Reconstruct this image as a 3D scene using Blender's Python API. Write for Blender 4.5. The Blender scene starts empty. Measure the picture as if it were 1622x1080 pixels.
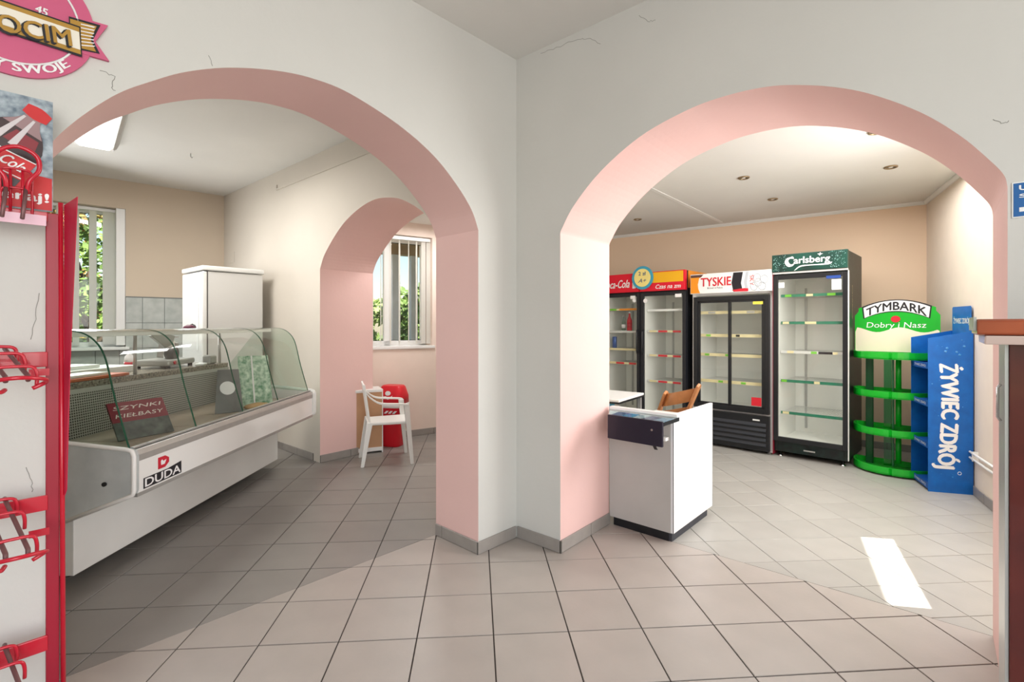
import bpy, bmesh, math, random
from mathutils import Vector, Matrix
random.seed(7)
S = bpy.context.scene
COL = S.collection
PI = math.pi
# ---------------------------------------------------------------- camera, world, sun, lights, exposure
F, CX, CY, H = 786.0, 811.0, 514.5, 1.361
cam = bpy.data.cameras.new('camera'); camo = bpy.data.objects.new('camera', cam); COL.objects.link(camo)
camo.location = (0, 0, H); camo.rotation_euler = (PI/2, 0, 0)
cam.sensor_width = 36.0; cam.lens = F*36/1622; cam.shift_y = -25.5/1622; cam.clip_start = .05; cam.clip_end = 400
S.camera = camo
S.view_settings.view_transform = 'Standard'; S.view_settings.look = 'None'; S.view_settings.gamma = 1
S.view_settings.use_curve_mapping = False
S.view_settings.exposure = 0.45
W = bpy.data.worlds.new('world'); S.world = W; W.use_nodes = True
nt = W.node_tree; bgn = nt.nodes['Background']
sky = nt.nodes.new('ShaderNodeTexSky'); sky.sky_type = 'NISHITA'; sky.sun_disc = False
sky.sun_elevation = math.radians(50); sky.sun_rotation = math.radians(100); sky.air_density = 1.2; sky.dust_density = .6
nt.links.new(sky.outputs[0], bgn.inputs[0]); bgn.inputs[1].default_value = .16

def lamp(name, kind, loc, energy, aim=None, size=(1, 1), color=(1, 1, 1), **k):
    d = bpy.data.lights.new(name, kind); d.energy = energy; d.color = color
    if kind == 'AREA':
        d.shape = 'RECTANGLE'; d.size, d.size_y = size
    for a, b in k.items(): setattr(d, a, b)
    o = bpy.data.objects.new(name, d); COL.objects.link(o); o.location = loc
    if aim is not None:
        v = Vector(aim) - Vector(loc); o.rotation_euler = v.to_track_quat('-Z', 'Z').to_euler()
    return o
# the sun: travels along (-.983, .18), 52.8 degrees high
sv = Vector((-.983, .18, 0)).normalized()*math.cos(math.radians(52.8)) + Vector((0, 0, -math.sin(math.radians(52.8))))
sun = lamp('sun', 'SUN', (6, 1, 6), 14, aim=Vector((6, 1, 6)) + sv, color=(1, .95, .87)); sun.data.angle = math.radians(.5)
# daylight at the side windows, ceiling lamps, and two added fills (hall, vestibule)
lamp('hall_fill', 'AREA', (1.25, -2.1, 1.75), 92, aim=(-.5, 3, 1.5), size=(2.8, 2.3), color=(1, .995, .985))  # unseen soft panel added behind the viewer to fill the hall
lamp('right_room_daylight', 'AREA', (2.86, 2.62, 1.75), 40, aim=(1.2, 3.6, 1.3), size=(1.0, 1.3), color=(1, .99, .97))
lamp('right_room_downlights', 'AREA', (2.6, 4.1, 2.6), 38, aim=(2.6, 4.1, 0), size=(2.2, 1.6), color=(1, .99, .97))
lamp('left_window_daylight', 'AREA', (-4.82, 4.9, 1.9), 26, aim=(-2, 3.6, 1.4), size=(1.1, 1.4), color=(.98, .99, 1))
lamp('left_room_tube_light', 'AREA', (-3.2, 4.1, 2.93), 44, aim=(-3.2, 4.1, 0), size=(1.2, .3), color=(1, .97, .93))
lamp('vestibule_fill', 'AREA', (-.75, 5.5, 2.56), 16, aim=(-.75, 5.5, 0), size=(.5, .7), color=(1, .99, .98))  # unseen panel added under the ceiling to brighten the vestibule

# ---------------------------------------------------------------- helpers
def lin(c):
    c = c/255; return c/12.92 if c <= .04045 else ((c+.055)/1.055)**2.4
def rgb(r, g, b): return (lin(r), lin(g), lin(b), 1)
def U2(d): return Vector((math.cos(math.radians(d)), math.sin(math.radians(d))))
def fl(px, py, z=0):
    Y = F*(H-z)/(py-CY); return Vector(((px-CX)*Y/F, Y))
def on(P, deg, px, py):                       # the point where a sight line meets the upright plane through P along deg
    d = U2(deg); r = (px-CX)/F; t = (r*P[1]-P[0])/(d[0]-r*d[1]); Y = P[1]+t*d[1]
    return t, H-(py-CY)*Y/F
MATS = {}
def mat(name, col, rough=.5, metal=0, noise=0, nscale=8, bump=0, bscale=60, spec=.5, emit=None, es=0, rnd=0, coat=0, dark=None):
    if name in MATS: return MATS[name]
    m = bpy.data.materials.new(name); m.use_nodes = True; n = m.node_tree.nodes; l = m.node_tree.links
    b = n['Principled BSDF']; b.inputs['Base Color'].default_value = col; b.inputs['Roughness'].default_value = rough
    b.inputs['Metallic'].default_value = metal; b.inputs['Specular IOR Level'].default_value = spec
    b.inputs['Coat Weight'].default_value = coat
    tc = n.new('ShaderNodeTexCoord'); src = None
    if noise:
        t = n.new('ShaderNodeTexNoise'); t.inputs['Scale'].default_value = nscale; t.inputs['Detail'].default_value = 6
        l.new(tc.outputs['Object'], t.inputs['Vector'])
        r = n.new('ShaderNodeMapRange'); r.inputs[1].default_value = .3; r.inputs[2].default_value = .7
        r.inputs[3].default_value = 0; r.inputs[4].default_value = 1; l.new(t.outputs['Fac'], r.inputs[0])
        x = n.new('ShaderNodeMix'); x.data_type = 'RGBA'
        dk = dark or tuple(c*(1-noise) for c in col[:3])+(1,)
        x.inputs[6].default_value = dk; x.inputs[7].default_value = col; l.new(r.outputs[0], x.inputs[0]); src = x.outputs[2]
    if rnd:
        oi = n.new('ShaderNodeObjectInfo'); h = n.new('ShaderNodeHueSaturation')
        mr = n.new('ShaderNodeMapRange'); mr.inputs[3].default_value = 1-rnd; mr.inputs[4].default_value = 1+rnd
        l.new(oi.outputs['Random'], mr.inputs[0]); l.new(mr.outputs[0], h.inputs['Value'])
        if src: l.new(src, h.inputs['Color'])
        else: h.inputs['Color'].default_value = col
        src = h.outputs[0]
    if src: l.new(src, b.inputs['Base Color'])
    if bump:
        t = n.new('ShaderNodeTexNoise'); t.inputs['Scale'].default_value = bscale; t.inputs['Detail'].default_value = 8
        l.new(tc.outputs['Object'], t.inputs['Vector'])
        bp = n.new('ShaderNodeBump'); bp.inputs['Strength'].default_value = bump; bp.inputs['Distance'].default_value = .01
        l.new(t.outputs['Fac'], bp.inputs['Height']); l.new(bp.outputs[0], b.inputs['Normal'])
    if emit: b.inputs['Emission Color'].default_value = emit; b.inputs['Emission Strength'].default_value = es
    MATS[name] = m; return m
def glass(name, tint, refl=.08, rough=.02, ior=1.5):
    if name in MATS: return MATS[name]
    m = bpy.data.materials.new(name); m.use_nodes = True; n = m.node_tree.nodes; l = m.node_tree.links
    n.remove(n['Principled BSDF']); o = n['Material Output']
    t = n.new('ShaderNodeBsdfTransparent'); t.inputs[0].default_value = tint
    g = n.new('ShaderNodeBsdfGlossy'); g.inputs['Roughness'].default_value = rough
    fr = n.new('ShaderNodeFresnel'); fr.inputs[0].default_value = ior
    ge = n.new('ShaderNodeNewGeometry'); iv_ = n.new('ShaderNodeMath'); iv_.operation = 'SUBTRACT'; iv_.inputs[0].default_value = 1; l.new(ge.outputs['Backfacing'], iv_.inputs[1])
    mu = n.new('ShaderNodeMath'); mu.operation = 'MULTIPLY'; l.new(fr.outputs[0], mu.inputs[0]); l.new(iv_.outputs[0], mu.inputs[1])
    mx = n.new('ShaderNodeMixShader'); l.new(mu.outputs[0], mx.inputs[0]); l.new(t.outputs[0], mx.inputs[1]); l.new(g.outputs[0], mx.inputs[2])
    l.new(mx.outputs[0], o.inputs[0]); MATS[name] = m; return m

def tag(o, label=None, cat=None, group=None, kind=None):
    if label: o['label'] = label
    if cat: o['category'] = cat
    if group: o['group'] = group
    if kind: o['kind'] = kind
    return o
def empty(name, loc, rz=0, label=None, cat=None, group=None):
    o = bpy.data.objects.new(name, None); COL.objects.link(o); o.location = loc; o.rotation_euler = (0, 0, math.radians(rz))
    o.empty_display_size = .1
    return tag(o, label, cat, group)

class MB:
    def __init__(s): s.bm = bmesh.new(); s.mi = 0
    def _f(s, vs):
        try: f = s.bm.faces.new(vs); f.material_index = s.mi; return f
        except ValueError: return None
    def box(s, x0, y0, z0, x1, y1, z1):
        v = [s.bm.verts.new(p) for p in ((x0, y0, z0), (x1, y0, z0), (x1, y1, z0), (x0, y1, z0), (x0, y0, z1), (x1, y0, z1), (x1, y1, z1), (x0, y1, z1))]
        for q in ((0, 3, 2, 1), (4, 5, 6, 7), (0, 1, 5, 4), (1, 2, 6, 5), (2, 3, 7, 6), (3, 0, 4, 7)): s._f([v[i] for i in q])
        return s
    def solid(s, poly, vec):                  # a flat outline (3-D points) pushed along vec
        a = [s.bm.verts.new(p) for p in poly]; b = [s.bm.verts.new(Vector(p)+Vector(vec)) for p in poly]; n = len(a)
        fs = [s._f(list(reversed(a))), s._f(b)]
        for i in range(n): fs.append(s._f([a[i], a[(i+1) % n], b[(i+1) % n], b[i]]))
        s.last = fs; return s
    def xz(s, pts, y0, y1): s.solid([(x, y0, z) for x, z in pts], (0, y1-y0, 0)); return s
    def yz(s, pts, x0, x1): s.solid([(x0, y, z) for y, z in pts], (x1-x0, 0, 0)); return s
    def xy(s, pts, z0, z1): s.solid([(x, y, z0) for x, y in pts], (0, 0, z1-z0)); return s
    def sheet(s, prof, y0, y1, th):           # profile (x, z) line swept along y with thickness
        n = len(prof); off = []
        for i in range(n):
            a = Vector(prof[max(i-1, 0)]); b = Vector(prof[min(i+1, n-1)]); d = (b-a).normalized(); off.append((prof[i][0]+d[1]*th, prof[i][1]-d[0]*th))
        s.xz(list(prof)+off[::-1], y0, y1); return s
    def tube(s, pts, r, seg=10, closed=False, r2=None):
        pts = [Vector(p) for p in pts]; n = len(pts); rings = []
        up = Vector((0, 0, 1)); prev = None
        for i, p in enumerate(pts):
            if closed: d = pts[(i+1) % n]-pts[i-1]
            else: d = pts[min(i+1, n-1)]-pts[max(i-1, 0)]
            d.normalize()
            if prev is None:
                a = up if abs(d.dot(up)) < .9 else Vector((1, 0, 0)); u = d.cross(a).normalized()
            else:
                u = (prev - d*prev.dot(d))
                u = u.normalized() if u.length > 1e-6 else d.orthogonal().normalized()
            prev = u; w = d.cross(u)
            rr = r if r2 is None else r+(r2-r)*i/(n-1)
            rings.append([s.bm.verts.new(p+(u*math.cos(2*PI*k/seg)+w*math.sin(2*PI*k/seg))*rr) for k in range(seg)])
        for i in range(n if closed else n-1):
            A, B = rings[i], rings[(i+1) % n]
            for k in range(seg):
                f = s._f([A[k], A[(k+1) % seg], B[(k+1) % seg], B[k]])
                if f: f.smooth = True
        if not closed: s._f(list(reversed(rings[0]))); s._f(rings[-1])
        return s
    def lathe(s, prof, c=(0, 0, 0), seg=24, sx=1, sy=1):
        rings = [[s.bm.verts.new((c[0]+r*sx*math.cos(2*PI*k/seg), c[1]+r*sy*math.sin(2*PI*k/seg), c[2]+z)) for k in range(seg)] for r, z in prof]
        for A, B in zip(rings, rings[1:]):
            for k in range(seg):
                f = s._f([A[k], A[(k+1) % seg], B[(k+1) % seg], B[k]])
                if f: f.smooth = True
        s._f(list(reversed(rings[0]))); s._f(rings[-1]); return s
    def quad(s, *p): s._f([s.bm.verts.new(q) for q in p]); return s
    def build(s, name, m=None, parent=None, bevel=0, label=None, kind=None, seg=2, recalc=True):
        if recalc: bmesh.ops.recalc_face_normals(s.bm, faces=s.bm.faces[:])
        me = bpy.data.meshes.new(name); s.bm.to_mesh(me); s.bm.free()
        for x in (m if isinstance(m, (list, tuple)) else [m]):
            if x: me.materials.append(x)
        o = bpy.data.objects.new(name, me); COL.objects.link(o)
        if parent: o.parent = parent
        if bevel:
            md = o.modifiers.new('bevel', 'BEVEL'); md.width = bevel; md.segments = seg; md.limit_method = 'ANGLE'; md.angle_limit = math.radians(35)
        return tag(o, label, kind=kind)
def box(name, m, parent, *a, bevel=0, label=None): return MB().box(*a).build(name, m, parent, bevel, label)
def copy_tree(o, parent=None):
    c = o.copy(); COL.objects.link(c); c.parent = parent
    for ch in o.children: copy_tree(ch, c)
    return c
# lettering: built-in font, turned into thin mesh, fitted to a box (w, h) in local coordinates
def text(s, org, xd, ud, w, h, m, parent, name='lettering', bold=.0, shear=0, depth=.0012, bend=None, space=1):
    cu = bpy.data.curves.new('t', 'FONT'); cu.body = s; cu.shear = shear; cu.space_character = space; cu.resolution_u = 3
    o = bpy.data.objects.new('t', cu); COL.objects.link(o)
    me = bpy.data.meshes.new_from_object(o.evaluated_get(bpy.context.evaluated_depsgraph_get()))
    bpy.data.objects.remove(o)
    vs = [v.co.copy() for v in me.vertices]
    x0 = min(v.x for v in vs); x1 = max(v.x for v in vs); y0 = min(v.y for v in vs); y1 = max(v.y for v in vs)
    X = Vector(xd).normalized(); Uv = Vector(ud).normalized(); N = X.cross(Uv); O = Vector(org)
    bm = bmesh.new(); bm.from_mesh(me)
    for v in bm.verts:
        a = (v.co.x-x0)/(x1-x0); b = (v.co.y-y0)/(y1-y0)
        if bend: a, b = bend(a, b)
        v.co = O+X*(a*w)+Uv*(b*h)+N*depth
    if bold:
        em = h/(y1-y0)*bold*.8; base = bm.faces[:]
        for dx, dy in ((1, .3), (-1, -.3), (.3, 1), (-.3, -1)):
            d_ = bmesh.ops.duplicate(bm, geom=base)
            for v in [g for g in d_['geom'] if isinstance(g, bmesh.types.BMVert)]: v.co += X*(em*dx)+Uv*(em*dy*.7)+N*(depth*.06*(dx+2*dy))
    bmesh.ops.recalc_face_normals(bm, faces=bm.faces[:])
    me2 = bpy.data.meshes.new(name); bm.to_mesh(me2); bm.free(); bpy.data.meshes.remove(me); me2.materials.append(m)
    ob = bpy.data.objects.new(name, me2); COL.objects.link(ob); ob.parent = parent
    return ob
def flat(name, pts, org, xd, ud, m, parent, depth=.001, th=.0008, label=None):   # flat print cut to an outline
    X = Vector(xd).normalized(); Uv = Vector(ud).normalized(); N = X.cross(Uv); O = Vector(org)
    b = MB(); b.solid([O+X*a+Uv*c+N*(depth-th) for a, c in pts], N*th)
    return b.build(name, m, parent, label=label)
def circ(cx, cy, r, n=40, ry=None): return [(cx+r*math.cos(2*PI*k/n), cy+(ry or r)*math.sin(2*PI*k/n)) for k in range(n)]
def smooth(p, k=4):
    out = []
    for i in range(len(p)-1):
        a, b, c, d = p[max(i-1, 0)], p[i], p[i+1], p[min(i+2, len(p)-1)]
        for j in range(k):
            t = j/k
            out.append(tuple(.5*(2*b[q]+(c[q]-a[q])*t+(2*a[q]-5*b[q]+4*c[q]-d[q])*t*t+(3*b[q]-a[q]-3*c[q]+d[q])*t**3) for q in range(len(b))))
    out.append(tuple(p[-1])); return out

# ---------------------------------------------------------------- materials
M_WALL = mat('hall_plaster', rgb(210, 209, 204), .85, noise=.05, nscale=1.6, bump=.12, bscale=25)
M_PINK = mat('pink_paint', rgb(236, 198, 192), .7, noise=.04, nscale=2, bump=.08, bscale=30)
M_CREAM = mat('cream_paint', rgb(214, 206, 194), .8, noise=.05, nscale=1.5, bump=.1, bscale=25)
M_BEIGE = mat('beige_paint', rgb(214, 198, 178), .8, noise=.04, nscale=1.5, bump=.1, bscale=25)
M_PEACH = mat('peach_paint', rgb(238, 212, 186), .8, noise=.04, nscale=1.2, bump=.08, bscale=25)
M_ROSE = mat('pale_rose_paint', rgb(238, 220, 208), .8, noise=.03)
M_CEIL = mat('ceiling_paint', rgb(226, 224, 219), .9, noise=.04, nscale=2, bump=.15, bscale=14)
M_GROUT = mat('grout', rgb(62, 56, 52), .9)
M_GROUT2 = mat('light_grout', rgb(88, 84, 78), .9)
def tile_mat(name, c):
    return mat(name, c, .34, noise=.09, nscale=5, bump=.03, bscale=60, rnd=.035, spec=.45)
M_TH = tile_mat('hall_tile', rgb(174, 166, 159)); M_TL_SHADE = tile_mat('left_tile_shaded', rgb(142, 138, 133)); M_TR = tile_mat('right_tile', rgb(174, 171, 165))  # left tiles are the hall's, darkened for the left room's dimmer light
M_SK = mat('skirting_tile', rgb(158, 152, 146), .35, noise=.12, nscale=12, rnd=.04)
M_WHITE = mat('white_plastic', rgb(236, 236, 234), .35)
M_WHITEM = mat('white_metal', rgb(232, 232, 230), .3, noise=.03)
M_ALU = mat('aluminium', rgb(190, 190, 188), .35, metal=.6, noise=.06, nscale=20)
M_CHROME = mat('chrome', rgb(220, 220, 220), .15, metal=1)
M_BLACK = mat('black_plastic', rgb(24, 26, 30), .35)
M_RUBBER = mat('rubber', rgb(20, 20, 20), .7)
M_RED = mat('red_enamel', rgb(196, 16, 44), .3, coat=.3)
M_DRED = mat('dark_red_enamel', rgb(160, 14, 44), .35)
M_GLASS = glass('clear_glass', (.985, .995, .99, 1))
M_GGLASS = glass('case_glass', (.95, .975, .96, 1))
M_GEDGE = mat('glass_edge', rgb(36, 96, 72), .15)
M_WIN = glass('window_glass', (.97, .98, .98, 1))

# ---------------------------------------------------------------- plan of the rooms
aU, aV = 46.6, -40.8
U = U2(aU); V = U2(aV)
C = fl(818, 850); LO = C-U*.3326; LI = fl(690.6, 846.5); RO = C+V*.344; RI = RO+U2(49.5)*.584
N1 = U2(136.8); N2 = U2(49.5)
J = Vector((-1.894, 4.896)); aP = -41.; VP = U2(aP); NP = U2(49.)
K1 = J-VP*2.53
KR = Vector((4.37, 5.23)); CEIL = 3.063; CEIL2 = 2.665

def wall(name, P, d, n, th, t0, t1, top, arch=None, hole=None, m=M_WALL, mr=None, mback=None, z0=0):
    """upright wall: face line P + t d, thickness along n; arch: (t, z) outline open to the floor; hole: rectangle (a0, a1, z0, z1)"""
    d = Vector(d); n = Vector(n); P = Vector(P); b = MB()
    def q(t, z): p = P+d*t; return (p.x, p.y, z)
    vec = (n.x*th, n.y*th, 0); polys = []
    if arch: polys = [([(t0, z0)]+[(arch[0][0], z0)]+list(arch)+[(arch[-1][0], z0)]+[(t1, z0), (t1, top), (t0, top)])]
    elif hole:
        a0, a1, h0, h1 = hole
        polys = [[(t0, z0), (a0, z0), (a0, top), (t0, top)], [(a1, z0), (t1, z0), (t1, top), (a1, top)], [(a0, z0), (a1, z0), (a1, h0), (a0, h0)], [(a0, h1), (a1, h1), (a1, top), (a0, top)]]
    else: polys = [[(t0, z0), (t1, z0), (t1, top), (t0, top)]]
    for pl in polys:
        fs = b.solid([q(*p) for p in pl], vec).last
        if mback is not None: fs[1].material_index = 2
        if arch:
            na = len(arch)
            for i in range(1, 1+na+1):       # the reveal, jambs included
                f = fs[2+i]
                if f: f.material_index = 1
    ms = [m, mr or m, mback or m]
    return b.build(name, ms, kind='structure')

A1 = [(-.0, 1.925), (.053, 2.034), (.164, 2.155), (.331, 2.284), (.552, 2.385), (.823, 2.455), (1.0, 2.462), (1.162, 2.438), (1.342, 2.383), (1.491, 2.311), (1.601, 2.235), (1.694, 2.16), (1.788, 2.054), (1.857, 1.954), (1.872, 1.9)]
A2 = [(0, 1.91), (.015, 1.94), (.098, 2.06), (.274, 2.221), (.512, 2.357), (.757, 2.425), (.939, 2.442), (1.13, 2.429), (1.288, 2.386), (1.434, 2.324), (1.552, 2.251), (1.675, 2.153), (1.776, 2.045), (1.844, 1.952), (1.885, 1.886), (1.895, 1.84)]
A3 = [(0, 1.913), (.101, 2.06), (.377, 2.271), (.647, 2.388), (.913, 2.441), (1.147, 2.425), (1.337, 2.374), (1.554, 2.262), (1.689, 2.152), (1.776, 2.035), (1.83, 1.9)]
sm = lambda a, o=0: [(t+o, z) for t, z in smooth(a, 6)]
wall('wall_left', C, -U, N1, .402, 0, 5.6, CEIL, arch=sm(A1, .3326), mr=M_PINK, mback=M_CREAM)
wall('wall_right', C, V, N2, .584, 0, 5.2, CEIL, arch=sm(A2, .344), mr=M_PINK, mback=M_PEACH)
wall('wall_partition', J, VP, NP, .6, -2.9, 2.15, CEIL, arch=sm(A3), m=M_CREAM, mr=M_PINK, mback=M_ROSE)
b = MB(); b.xy([tuple(C+N2*.01+V*-.0), tuple(C+N1*.395), (-.2, 3.8), (.1, 8.4), (.4, 8.4), tuple(C+N2*.58)], 0, CEIL)
b.build('wall_middle', M_CREAM, kind='structure')
# left room, window wall
aW = 42.; dW = -U2(aW); nW = U2(aW+90)
WIN1 = (1.03, 2.35, 1.10, 2.73)
wall('wall_far_left', K1, dW, nW, .32, -.2, 5.2, CEIL, hole=WIN1, m=M_BEIGE, mr=M_WHITEM)
e = K1+dW*5.0
wall('wall_side_left', e, (C-U*5.5+N1*.4-e).normalized(), U2(180), .2, 0, (C-U*5.5+N1*.4-e).length, CEIL, m=M_BEIGE)
# vestibule with second window
a3 = 33.; P3 = Vector((-1.22, 6.08)); D3 = U2(a3); N3 = U2(a3+90)
WIN2 = (-.68, .262, 1.10, 2.45)
wall('wall_vestibule', P3, D3, N3, .3, -1.05, 1.9, 2.9, hole=WIN2, m=M_ROSE)
# right room
dB = -U2(-35.8); nB = U2(54.2)
wall('wall_far_right', KR, dB, nB, .2, -.3, 5.1, CEIL, m=M_PEACH)
dR = -U2(62.); nR = U2(-28.)
WIN4 = (2.47, 3.40, 1.03, 2.3)
wall('wall_side_right', KR, dR, nR, .08, -.1, 3.95, CEIL, hole=WIN4, m=mat('warm_white_paint', rgb(236, 222, 206), .8, noise=.04))
# hall behind the viewer
hl = C-U*5.5; hr = C+V*5.1
wall('wall_rear_left', hl, V, -U, .2, -.1, 1.9, CEIL); wall('wall_rear_right', hr, -U, V, .2, -.1, 2.2, CEIL)

def slab(name, pts, z0, z1, m, **k): return MB().xy(pts, z0, z1).build(name, m, kind='structure', **k)
slab('ceiling', [tuple(hl-U*.1), (.6, -4.6), tuple(hr+V*.1), tuple(C+V*3.0+N2*.6), tuple(KR+U2(-28)*.05), tuple(KR+dB*5.1), tuple(P3+D3*1.5+N3*.28), tuple(P3-D3*.9+N3*.28), tuple(K1-VP*.25+nW*.3), tuple(K1+dW*5.3)], CEIL, CEIL+.2, M_CEIL)
cr = slab('ceiling', [tuple(RI-V*.7), tuple(RI+V*2.6), tuple(KR+U2(-28)*.05+U2(62)*.05), (.35, 8.2), (.2, 3.9)], CEIL2, CEIL2+.1, M_CEIL)
slab('ceiling', [tuple(J+NP*.6+VP*-.7), tuple(J+NP*.6+VP*2.0), (.05, 8.0), tuple(P3+D3*-1.0+N3*.05)], 2.61, 2.7, M_CEIL)

# ---------------------------------------------------------------- floor: tiles laid one by one
def clip(poly, P, n):                          # keep the side where (p - P).n >= 0
    out = []
    for i in range(len(poly)):
        a, b2 = Vector(poly[i]), Vector(poly[(i+1) % len(poly)]); da = (a-P).dot(n); db = (b2-P).dot(n)
        if da >= 0: out.append(a)
        if (da >= 0) != (db >= 0): out.append(a+(b2-a)*(da/(da-db)))
    return out
def area(p): return abs(sum(p[i][0]*p[(i+1) % len(p)][1]-p[(i+1) % len(p)][0]*p[i][1] for i in range(len(p))))/2
def tile_mesh(poly, c, m, th=.008):
    b = MB(); q = [(p[0]-c[0], p[1]-c[1]) for p in poly]
    if sum(q[i][0]*q[(i+1) % len(q)][1]-q[(i+1) % len(q)][0]*q[i][1] for i in range(len(q))) < 0: q = q[::-1]
    n = len(q); g = (sum(x for x, y in q)/n, sum(y for x, y in q)/n)
    ins = [(x+(g[0]-x)*.008, y+(g[1]-y)*.008) for x, y in q]
    v0 = [b.bm.verts.new((x, y, -th)) for x, y in q]; v1 = [b.bm.verts.new((x, y, -.0012)) for x, y in q]; v2 = [b.bm.verts.new((x, y, 0)) for x, y in ins]
    for A, B in ((v0, v1), (v1, v2)):
        for i in range(n): b._f([A[i], A[(i+1) % n], B[(i+1) % n], B[i]])
    b._f(v2)
    bmesh.ops.recalc_face_normals(b.bm, faces=b.bm.faces[:])
    me = bpy.data.meshes.new('tile'); b.bm.to_mesh(me); b.bm.free(); me.materials.append(m); return me
T = .333085; yaw = .0729470237; TX, TY = -2.16596309*T, 5.40219428*T
cyw, syw = math.cos(yaw), math.sin(yaw)
def grid(i, j, ox=0, oy=0, p=1.0): x, y = (ox+i*p)*T, (oy+j*p)*T; return Vector((cyw*x-syw*y+TX, syw*x+cyw*y+TY))
def seen(poly):
    for p in poly:
        if p[1] > .3:
            x = CX+F*p[0]/p[1]; y = CY+F*H/p[1]
            if -30 < x < 1652 and y < 1110: return True
    return False
SEG = lambda p, a, b2: (Vector(p)-a).dot(b2)
def lay(floor, m, irange, jrange, cuts, keep, ox=0, oy=0, pitch=1.0, gap=.0058, limit=295):
    full = None; rest = []; cand = []
    for i in irange:
        for j in jrange:
            c0 = [grid(i, j, ox, oy, pitch), grid(i+1, j, ox, oy, pitch), grid(i+1, j+1, ox, oy, pitch), grid(i, j+1, ox, oy, pitch)]
            c = (c0[0]+c0[2])/2
            sq = [c+(q-c)*(1-gap/(T*pitch)) for q in c0]; p = sq
            for P, n, on_ in cuts: p = clip(p, P+n*.0012, n)
            if len(p) < 3 or area(p) < .002 or not keep(c): continue
            cand.append((c.length, c, p, len(p) == 4 and abs(area(p)-area(sq)) < 1e-6))
    cand.sort(key=lambda q: q[0]); k = 0
    for dist, c, p, isfull in cand:
        if seen(p) and k < limit:
            k += 1
            if isfull:
                if full is None: full = tile_mesh(p, c, m)
                me = full
            else: me = tile_mesh(p, c, m)
            o = bpy.data.objects.new('tile', me); COL.objects.link(o); o.parent = floor
            o.location = (c.x, c.y, random.uniform(-.0004, .0004)); o.rotation_euler = (random.uniform(-.0012, .0012), random.uniform(-.0012, .0012), 0)
        else: rest.append(p)
    if rest:
        b = MB()
        for p in rest:
            q = [(v[0], v[1]) for v in p]; b.xy(q, -.008, 0)
        b.build('tile_field', m, floor, kind='stuff')
    return k
fh = slab('floor', [(-5, -3.4), (5.2, -3.4), (2.6, 1.7), tuple(RI+V*0-U*.0), (.1, 4.2), (-4.8, .2)], -.1, -.004, M_GROUT)
fl_ = slab('floor', [tuple(LI-U*6), tuple(LI+U*.3), (0, 3.5), (.1, 7.6), (-1.4, 7), (-3.9, 7.2), (-8.4, 3.3)], -.1, -.0045, M_GROUT)
fr_ = slab('floor', [tuple(RI-V*1), tuple(RI+V*2.7), tuple(KR+U2(-28)*.3), (.1, 8.4), (-.1, 3.9)], -.1, -.005, M_GROUT2)
nU = Vector((-U.y, U.x)); nV = Vector((-V.y, V.x))     # towards the left room, towards the right room
xmid = lambda c: c.x < .2+(c.y-3.6)*.03
k1 = lay(fh, M_TH, range(-16, 22), range(-10, 7), [(LI, -nU, 0), (RI, -nV, 0)], lambda c: c.y > -3.2 and abs(c.x) < 5)
k2 = lay(fl_, M_TL_SHADE, range(-24, 8), range(-6, 18), [(LI, nU, 0)], lambda c: (xmid(c) or (c-C).dot(U) < .1) and (c-K1).dot(nW) < .3 and (c-P3).dot(N3) < .3)
k3 = lay(fr_, M_TR, range(-9, 11), range(-9, 13), [(RI, nV, 0)], lambda c: not xmid(c) and (c-KR).dot(nB) < .2 and (c-KR).dot(nR) < .25, ox=8.67, oy=2.66, pitch=.866, gap=.0035)
print('tiles', k1, k2, k3)

# ---------------------------------------------------------------- hairline cracks in the plaster
M_CRACK = mat('crack_grey', rgb(140, 138, 132), .9)
def crack(P, d, n, deg, pts, wob=3):
    out = []
    for (x0, y0), (x1, y1) in zip(pts, pts[1:]):
        for k in range(5): out.append((x0+(x1-x0)*k/5+random.uniform(-wob, wob)*.5, y0+(y1-y0)*k/5+random.uniform(-wob, wob)*.5))
    w = []
    for px, py in out:
        t, z = on(P, deg, px, py); q = Vector(P)+U2(deg)*t+Vector(n)*.0006; w.append((q.x, q.y, z))
    MB().tube(w, .0009, 4).build('crack', M_CRACK, bpy.data.objects['wall_left' if deg > 0 else 'wall_right'])
crack(C, -U, -N1, aU, [(158, 112), (182, 121), (176, 140), (186, 146)]); crack(C, -U, -N1, aU, [(331, 88), (338, 108)], 2)
crack(C, -U, -N1, aU, [(62, 465), (56, 505), (46, 545)]); crack(C, -U, -N1, aU, [(40, 740), (50, 762), (52, 785)])
crack(C, V, -N2, aV, [(858, 84), (880, 76), (915, 62), (935, 62), (955, 70)]); crack(C, V, -N2, aV, [(1012, 26), (1030, 34), (1040, 32)])
crack(C, V, -N2, aV, [(1572, 190), (1590, 196), (1600, 190)])

# ---------------------------------------------------------------- skirting tiles along the walls
def skirting(name, P, d, n, t0, t1, hgt=.075, piece=.333, th=.01, m=M_SK):
    d = Vector(d).normalized(); n = Vector(n).normalized(); rz = math.degrees(math.atan2(d.y, d.x))
    sgn = 1 if Vector((-d.y, d.x)).dot(n) > 0 else -1
    root = MB().box(t0, 0 if sgn > 0 else -.006, 0, t1, .006 if sgn > 0 else 0, hgt-.004).build(name, M_GROUT2, kind='structure')
    root.location = (P[0], P[1], 0); root.rotation_euler = (0, 0, math.radians(rz))
    t = t0; me = None
    while t < t1-.01:
        e2 = min(t+piece, t1)
        o = MB().box(t+.0025, .001*sgn, .002, e2-.0025, th*sgn, hgt).build('tile', m, root, bevel=.0015, seg=1); t = e2
    return root
skirting('baseboard_left', C, -U, -N1, .011, .3326+.01); skirting('baseboard_left', LO, N1, -U, 0, .402)
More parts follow.
